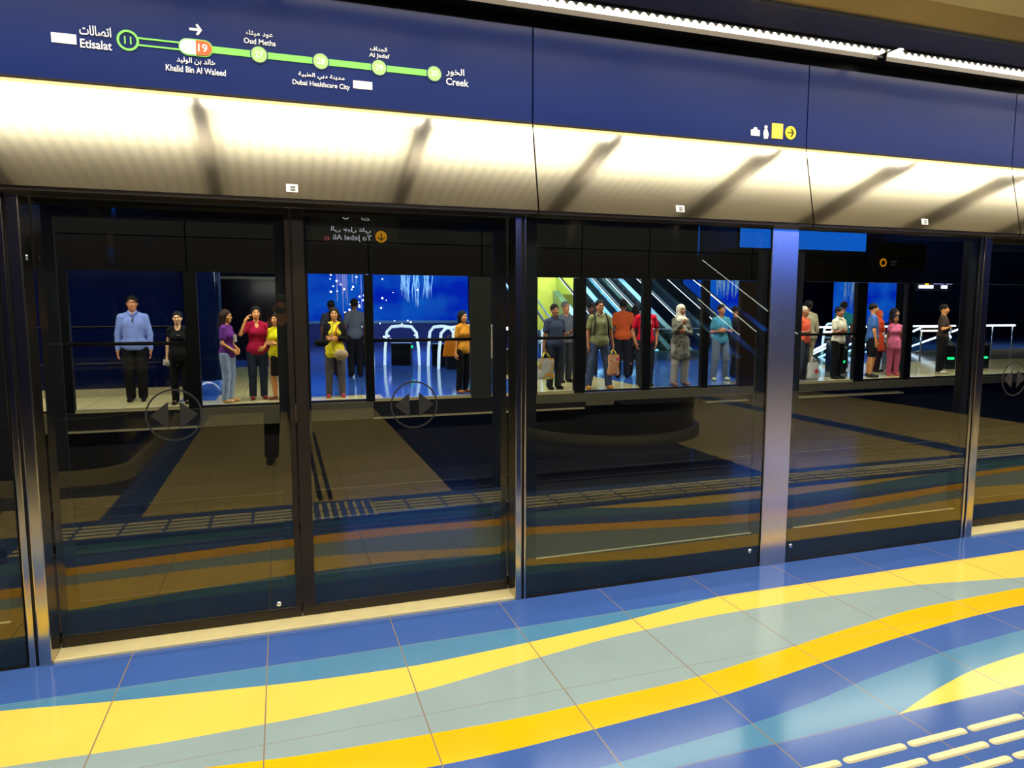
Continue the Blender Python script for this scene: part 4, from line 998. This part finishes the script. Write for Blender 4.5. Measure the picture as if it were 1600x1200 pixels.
    if extra: extra(t, s, AJ, sh)
    gr = [g*s for g in grips]; del t['grips']
    c_, n_ = math.cos(R(rz)), math.sin(R(rz))
    return t, [Vector((loc[0]+g[0]*c_-g[1]*n_, loc[1]+g[0]*n_+g[1]*c_, g[2])) for g in gr]

def polo(t, s, AJ, sh, rgb=(60, 66, 80)):
    q = MB()
    for sx in (-1, 1):
        q.tube([(0, -.112*s, 1.44*s), (sx*.03*s, -.10*s, 1.478*s), (sx*.062*s, -.05*s, 1.508*s), (sx*.06*s, .02*s, 1.525*s), (0, .06*s, 1.53*s)], [.009*s, .014*s, .016*s, .015*s, .014*s], 6)
    q.build('collar', cloth(rgb), t, True)
def collar(rgb): return lambda t, s, AJ, sh: polo(t, s, AJ, sh, rgb)
def collar_belt(rgb):
    def f(t, s, AJ, sh):
        polo(t, s, AJ, sh, rgb)
        q = MB().tube([(.008*s, -.128*s, 1.42*s), (.012*s, -.132*s, 1.39*s), (-.004*s, -.135*s, 1.355*s), (.02*s, -.137*s, 1.325*s)], .009*s, 6); q.build('hanging_sunglasses', BLACK, t, True)
        MB().box(-.05*s, -.012*s, -.136*s, -.128*s, .885*s, .905*s).build('belt_buckle', CHROME, t)
    return f
def strap(rgb, both=True):
    def f(t, s, AJ, sh):
        for sx in ((-1, 1) if both else (1,)):
            MB().tube([(sx*.12*s, .09*s, 1.44*s), (sx*.125*s, .0, 1.505*s), (sx*.125*s, -.09*s, 1.44*s), (sx*.135*s, -.135*s, 1.30*s), (sx*.155*s, -.10*s, 1.12*s), (sx*.16*s, .02, 1.05*s)], .015*s, 8).build('backpack_strap', cloth(rgb), t, True)
        polo(t, s, AJ, sh, (150, 146, 112))
    return f
def chest_print(rgb, x0, x1, z0, z1, y=-.137):
    def f(t, s, AJ, sh):
        q = MB(); n = 6
        for i in range(n):
            a = x0+(x1-x0)*i/n; b = a+(x1-x0)/n*.7; yy = y+abs((a+b)/2)**2*1.6
            q.add([(a*s, yy*s, z0*s), (b*s, yy*s, z0*s), (b*s, yy*s, z1*s), (a*s, yy*s, z1*s)], [(0, 1, 2, 3)])
            q.add([(a*s, (yy+.004)*s, z0*s), (b*s, (yy+.004)*s, z0*s), (b*s, (yy+.004)*s, z1*s), (a*s, (yy+.004)*s, z1*s)], [(3, 2, 1, 0)])
        q.build('chest_print', cloth(rgb, bump=0), t)
    return f

def camo():
    m = mat('grey_patterned_cloth', (110, 108, 96), .85, 0, .7, 16, bump=.3); return m
def jeans(rgb): return mat('denim_%d_%d' % (rgb[0], rgb[2]), rgb, .8, 0, .18, 9, bump=.3, spec=.2)
PP = person
PP((-2.45, 13.6), 1.84, 4, 'man in light blue long-sleeved shirt and black trousers, arms at his sides', (120, 138, 200), (14, 13, 13), 'tan', 'short', arms=('down', 'down'), sleeve='long', neck='crew', res=.008, wide=1.08, stance=.09, extra=collar_belt((120, 138, 200)))
_, g = PP((-1.66, 12.95), 1.57, -2, 'woman in black tee with small white print holding a folded paper', (13, 13, 15), (16, 15, 16), 'light', 'bun', arms=('down', 'down'), sleeve='cap', female=True, neck='scoop', res=.008, extra=chest_print((220, 215, 205), -.01, .06, 1.325, 1.335, -.140))
tag(MB().add([(-.10, -.008, -.05), (.13, -.006, -.07), (.12, .004, .0), (-.09, .004, .045), (-.10, -.001, -.05), (.13, .001, -.07), (.12, .011, .0), (-.09, .011, .045)], [(0, 1, 2, 3), (7, 6, 5, 4), (0, 4, 5, 1), (1, 5, 6, 2), (2, 6, 7, 3), (3, 7, 4, 0)]).build('folded_paper', mat('paper', (200, 196, 180), .6)), 'folded pale paper held low by the woman in the black tee', 'paper').location = g[0]+Vector((.02, -.035, .02))
PP((-.90, 12.95), 1.60, 68, 'woman in purple tee and light blue jeans, seen from the side', (104, 44, 132), jeans((150, 168, 196)), 'amber', 'longside', (44, 26, 20), arms=('low', 'low'), sleeve='short', female=True, shoes=(206, 160, 110), res=.008, extra=chest_print((196, 188, 180), -.07, .07, 1.16, 1.30, -.175))
PP((-.42, 13.25), 1.66, 8, 'woman in crimson V-neck top and dark jeans, one hand raised to her hair', (176, 16, 60), jeans((42, 52, 72)), 'amber', 'long', (18, 10, 8), arms=('head', 'low'), sleeve='short', female=True, neck='v', shoes=(150, 50, 50), res=.008, wide=1.05)
PP((-.08, 13.05), 1.54, -35, 'woman in bright yellow tee and black skirt, half hidden behind the near door stile', (232, 220, 20), (14, 13, 14), 'amber', 'longside', (20, 12, 10), arms=('front', 'front'), sleeve='short', female=True, legs='skirt', shoes=(130, 80, 50), res=.009)
def cardigan(t, s, AJ, sh):
    q = SDF()
    for a, b, c in AJ: q.cone(a, b, .062, .054, .03).cone(b, b*.4+c*.6, .052, .044, .02)
    for sx in (-1, 1): q.ell((sx*.10, .0, 1.28), (.075, .118, .20), .03)
    q.ell((0, .045, 1.26), (.15, .09, .22), .03); q.plane((0, 0, -1), -1.04)
    q.build('cardigan', cloth((16, 15, 18)), t, .009, s)
    MB().tube([(.06*s, -.13*s, 1.43*s), (.02*s, -.165*s, 1.30*s), (.07*s, -.16*s, 1.1*s)], .012*s, 6).build('red_scarf', cloth((176, 40, 50)), t, True)
tw, g = PP((.93, 13.1), 1.64, -4, 'woman in yellow top and black cardigan with a round cream shoulder bag', (236, 216, 40), jeans((92, 88, 92)), 'amber', 'long', (18, 12, 10), arms=('front', 'fold'), sleeve='none', female=True, tunic=.80, shoes=(180, 60, 66), res=.008, extra=cardigan, stance=.13)
t = thing('handbag', 'round cream handbag hanging at the hip of the woman in yellow and black', 'bag', (1.02, 12.87, .80))
q = SDF(); q.ell((0, 0, 0), (.125, .05, .10), .02); q.build('pouch', cloth((196, 168, 128), bump=.3), t, .008)
MB().tube([(-.11, 0, .05), (-.17, .06, .3), (-.13, .02, .55), (-.05, .0, .62)], .008, 6).build('shoulder_strap', cloth((150, 120, 90)), t, True)
t = thing('handbag', 'black handbag held by the woman in yellow and black at her elbow', 'bag', (.68, 12.89, 1.02))
q = SDF(); q.ell((0, 0, 0), (.13, .05, .07), .02); q.build('pouch', cloth((14, 14, 16)), t, .009)
PP((1.68, 17.0), 1.86, 185, 'man in grey shirt seen from behind, right of the woman with the cream bag', (84, 92, 104), (16, 16, 20), 'dark', 'short', sleeve='short', res=.011)
PP((1.16, 17.2), 1.82, 170, 'dark-haired person standing right behind the woman with the cream bag', (60, 60, 76), (20, 20, 30), 'dark', 'short', sleeve='short', res=.011)
PP((3.34, 13.05), 1.58, 30, 'person in orange top half hidden by the grey far post', (226, 150, 40), (16, 14, 16), 'amber', 'bob', sleeve='short', arms=('bag', 'down'), female=True, shoes=(196, 110, 50), res=.010)
t = thing('tote_bag', 'orange tote bag beside the grey far post', 'bag', (3.06, 12.97, .72))
MB().prism([(-.13, 0), (.13, 0), (.10, .30), (-.08, .30)], -.05, .05).build('pouch', cloth((206, 120, 20)), t, bevel=.012); MB().tube([(-.05, 0, .29), (-.03, 0, .40), (.03, 0, .42), (.06, 0, .29)], .008, 6).build('handle', cloth((150, 84, 20)), t, True)
PP((4.28, 14.6), 1.55, 40, 'figure draped in pale cream cloth between two dark posts', (214, 200, 172), (60, 56, 50), 'brown', 'scarf', (214, 200, 172), sleeve='long', female=True, tunic=.62, res=.011)
_, gb = PP((5.26, 13.05), 1.71, 8, 'man in slate blue polo shirt looking down, holding a large shopping bag', (58, 66, 88), jeans((48, 52, 62)), 'brown', 'short', arms=('bag', 'phone'), sleeve='short', res=.008, wide=1.06, extra=collar((58, 66, 88)))
PP((5.98, 14.2), 1.78, 10, 'grey-haired man standing behind the man in the slate polo shirt', (84, 86, 96), (40, 42, 50), 'tan', 'short', (96, 96, 92), res=.011)
_, gm = PP((6.14, 12.8), 1.80, -6, 'man in olive polo shirt and blue jeans with backpack straps', (140, 140, 96), jeans((74, 86, 116)), 'tan', 'short', arms=('down', 'bag'), sleeve='short', shoes=(196, 136, 40), res=.008, wide=1.06, stance=.22, extra=strap((22, 22, 26)))
PP((7.35, 15.8), 1.75, -15, 'dark-clothed man behind the left shoulder of the man in olive', (44, 44, 50), (40, 42, 50), 'dark', 'short', res=.011)
PP((7.66, 14.7), 1.84, 160, 'man in rust-orange tee seen from behind', (170, 70, 30), (20, 20, 28), 'dark', 'short', sleeve='short', res=.010, wide=1.08)
PP((8.2, 15.1), 1.71, 150, 'long-haired woman in black between the rust tee and the red tee', (20, 20, 22), (18, 18, 24), 'brown', 'long', female=True, sleeve='short', arms=('front', 'front'), res=.010)
def redp(t, s, AJ, sh): chest_print((235, 215, 220), -.06, .09, 1.30, 1.36, -.134)(t, s, AJ, sh); chest_print((235, 215, 220), -.05, -.02, 1.14, 1.24, -.134)(t, s, AJ, sh)
PP((7.28, 12.95), 1.80, -12, 'man in red tee with white print and dark jeans', (200, 14, 42), jeans((40, 46, 58)), 'tan', 'short', arms=('pocket', 'pocket'), sleeve='short', res=.008, extra=redp)
PP((8.06, 12.85), 1.72, 0, 'woman in cream headscarf and grey patterned tunic, hands folded high', camo(), cloth((176, 168, 160)), 'brown', 'scarf', (206, 198, 178), arms=('lift', 'fold'), sleeve='long', female=True, legs='loose', tunic=.58, shoes=(150, 104, 84), res=.008, wide=1.15, stance=.13)
PP((9.52, 13.5), 1.72, -5, 'man in teal tee and grey jeans with pale shoes', (62, 130, 150), jeans((100, 112, 124)), 'brown', 'short', arms=('front', 'fold'), sleeve='short', shoes=(206, 206, 150), res=.009, stance=.16)
PP((10.35, 14.1), 1.68, 60, 'person in dark clothes at the edge of the near steel pillar', (30, 30, 34), (24, 24, 30), 'brown', 'short', arms=('lift', 'down'), res=.011)
PP((11.62, 13.25), 1.68, 20, 'person in coral red tee and pale cap just right of the near steel pillar', (224, 92, 62), jeans((60, 64, 74)), 'brown', 'cap', (178, 164, 140), arms=('front', 'bag'), sleeve='short', res=.010)
PP((12.12, 13.7), 1.82, 175, 'broad man in beige shirt and trousers seen from behind', (150, 142, 112), (140, 134, 104), 'dark', 'short', sleeve='long', res=.010, wide=1.15)
PP((12.36, 12.95), 1.67, 14, 'man in white short-sleeved shirt and black trousers, arms folded', (236, 228, 200), (18, 16, 16), 'brown', 'short', arms=('fold', 'fold'), sleeve='short', res=.008, wide=1.05, extra=collar((236, 228, 200)))
PP((14.35, 14.9), 1.82, 165, 'man in dark teal shirt seen from behind, right of the man with folded arms', (14, 110, 118), (24, 30, 44), 'dark', 'short', sleeve='short', res=.011, wide=1.06)
PP((13.42, 13.0), 1.75, 60, 'man in blue tee and dark shorts, half hidden by a far post', (70, 110, 176), (24, 26, 34), 'amber', 'short', sleeve='short', legs='shorts', shoes=(50, 44, 44), res=.010)
PP((14.62, 13.5), 1.64, 25, 'woman in long maroon tunic and black leggings', (112, 26, 56), (16, 14, 18), 'brown', 'long', female=True, sleeve='long', tunic=.56, arms=('front', 'down'), shoes=(196, 120, 100), res=.010)
PP((14.75, 14.1), 1.60, 20, 'woman in orange-red shawl behind the woman in maroon', (186, 62, 30), (40, 22, 26), 'brown', 'scarf', (196, 66, 30), female=True, sleeve='long', tunic=.6, res=.011)
PP((14.22, 13.1), 1.50, -20, 'girl in pink dress beside the woman in maroon', (222, 106, 140), (222, 106, 140), 'brown', 'bob', female=True, sleeve='cap', tunic=.75, shoes=(230, 120, 120), res=.010)
PP((15.9, 13.2), 1.74, 30, 'man in dark patterned shirt and black trousers with white shoes, arms folded', mat('brown_check_cloth', (64, 40, 22), .85, 0, .6, 12), (20, 18, 20), 'amber', 'short', arms=('fold', 'fold'), sleeve='short', shoes=(220, 214, 196), res=.009)
PP((0.0, -.33), 1.74, 180, 'person in dark clothes behind the camera, faintly mirrored in the near door glass', (22, 22, 26), (18, 18, 22), 'tan', 'short', arms=('camera', 'camera'), sleeve='long', res=.010, stance=.14)

# bags -----------------------------------------------------------------
def bag_mat(nm, base, c2, sc):
    m = mat(nm, base, .5, 0, .02, 4); nt = m.node_tree; b = nt.nodes['Principled BSDF']
    tc = nt.nodes['Texture Coordinate']; vo = nt.nodes.new('ShaderNodeTexNoise'); vo.inputs['Scale'].default_value = sc; vo.inputs['Detail'].default_value = 0
    nt.links.new(tc.outputs['Object'], vo.inputs['Vector']); rp = nt.nodes.new('ShaderNodeValToRGB'); rp.color_ramp.interpolation = 'CONSTANT'
    cols = [base]+c2; el = rp.color_ramp.elements; el[0].color = lin(cols[0])+(1,); el[0].position = 0; el[1].color = lin(cols[1])+(1,); el[1].position = .5
    for i, c in enumerate(cols[2:]): e = el.new(.56+.07*i); e.color = lin(c)+(1,)
    nt.links.new(vo.outputs['Fac'], rp.inputs[0]); nt.links.new(rp.outputs[0], b.inputs['Base Color']); return m
def shopping_bag(grip, drop, wd, hh, m, label, hm, rz=0):
    t = thing('shopping_bag', label, 'bag', (grip[0], grip[1]-.06, grip[2]-drop-hh), R(rz))
    q = MB(); rr = random.Random(3); N = 10; K = 8; vs = []
    for k in range(K+1):
        z = hh*k/K
        for i in range(N):
            a = 2*math.pi*i/N; rx = wd/2*(.92+.08*math.sin(k*1.3)); ry = .07*(1.0-.5*(k/K)**2)
            vs.append((rx*math.copysign(abs(math.cos(a))**.5, math.cos(a))+rr.uniform(-.006, .006), ry*math.copysign(abs(math.sin(a))**.6, math.sin(a))+rr.uniform(-.008, .008), z))
    fs = [(k*N+i, k*N+(i+1) % N, (k+1)*N+(i+1) % N, (k+1)*N+i) for k in range(K) for i in range(N)]+[tuple(range(N))[::-1]]
    q.add(vs, fs); q.build('pouch', m, t, True)
    q = MB()
    for yy in (-.035, .035): q.tube([(-wd*.22, yy, hh*.97), (-wd*.12, yy*.4, hh+drop*.6), (0, .05, hh+drop+.005), (wd*.12, yy*.4, hh+drop*.6), (wd*.22, yy, hh*.97)], .012, 6)
    q.build('handles', hm, t, True); return t
YH = cloth((232, 210, 60), bump=0)
shopping_bag(gb[0], .12, .40, .42, bag_mat('printed_bag', (196, 190, 176), [(230, 160, 40), (180, 170, 160), (222, 226, 60)], 4.5), 'large grey and yellow printed shopping bag held by the man in the slate polo', YH, 8)
shopping_bag(gm[1], .10, .26, .42, bag_mat('orange_printed_bag', (222, 150, 110), [(244, 150, 40), (214, 196, 170), (230, 90, 90)], 7), 'orange and pink printed shopping bag held by the man in olive', YH, -12)
t = shopping_bag(Vector((11.68, 13.02, .72)), .12, .30, .40, cloth((206, 200, 190), bump=.3), 'white plastic bag with red dot, just right of the near steel pillar', cloth((206, 200, 190), bump=.3), 0)
t.location.z = .005
MB().prism(disc(.03, .2, .05, 24), -.088, -.080).build('red_dot', cloth((206, 60, 60), bump=0), t)
t = thing('compact_camera', 'small black compact camera held up behind the lens position', 'camera', (0, -.075, 1.6))
MB().box(-.05, .05, -.012, .012, -.03, .03).build('camera_body', BLACK, t, bevel=.004); MB().tube([(0, .012, 0), (0, .03, 0)], .02, 20).build('lens_barrel', DARK, t, True)
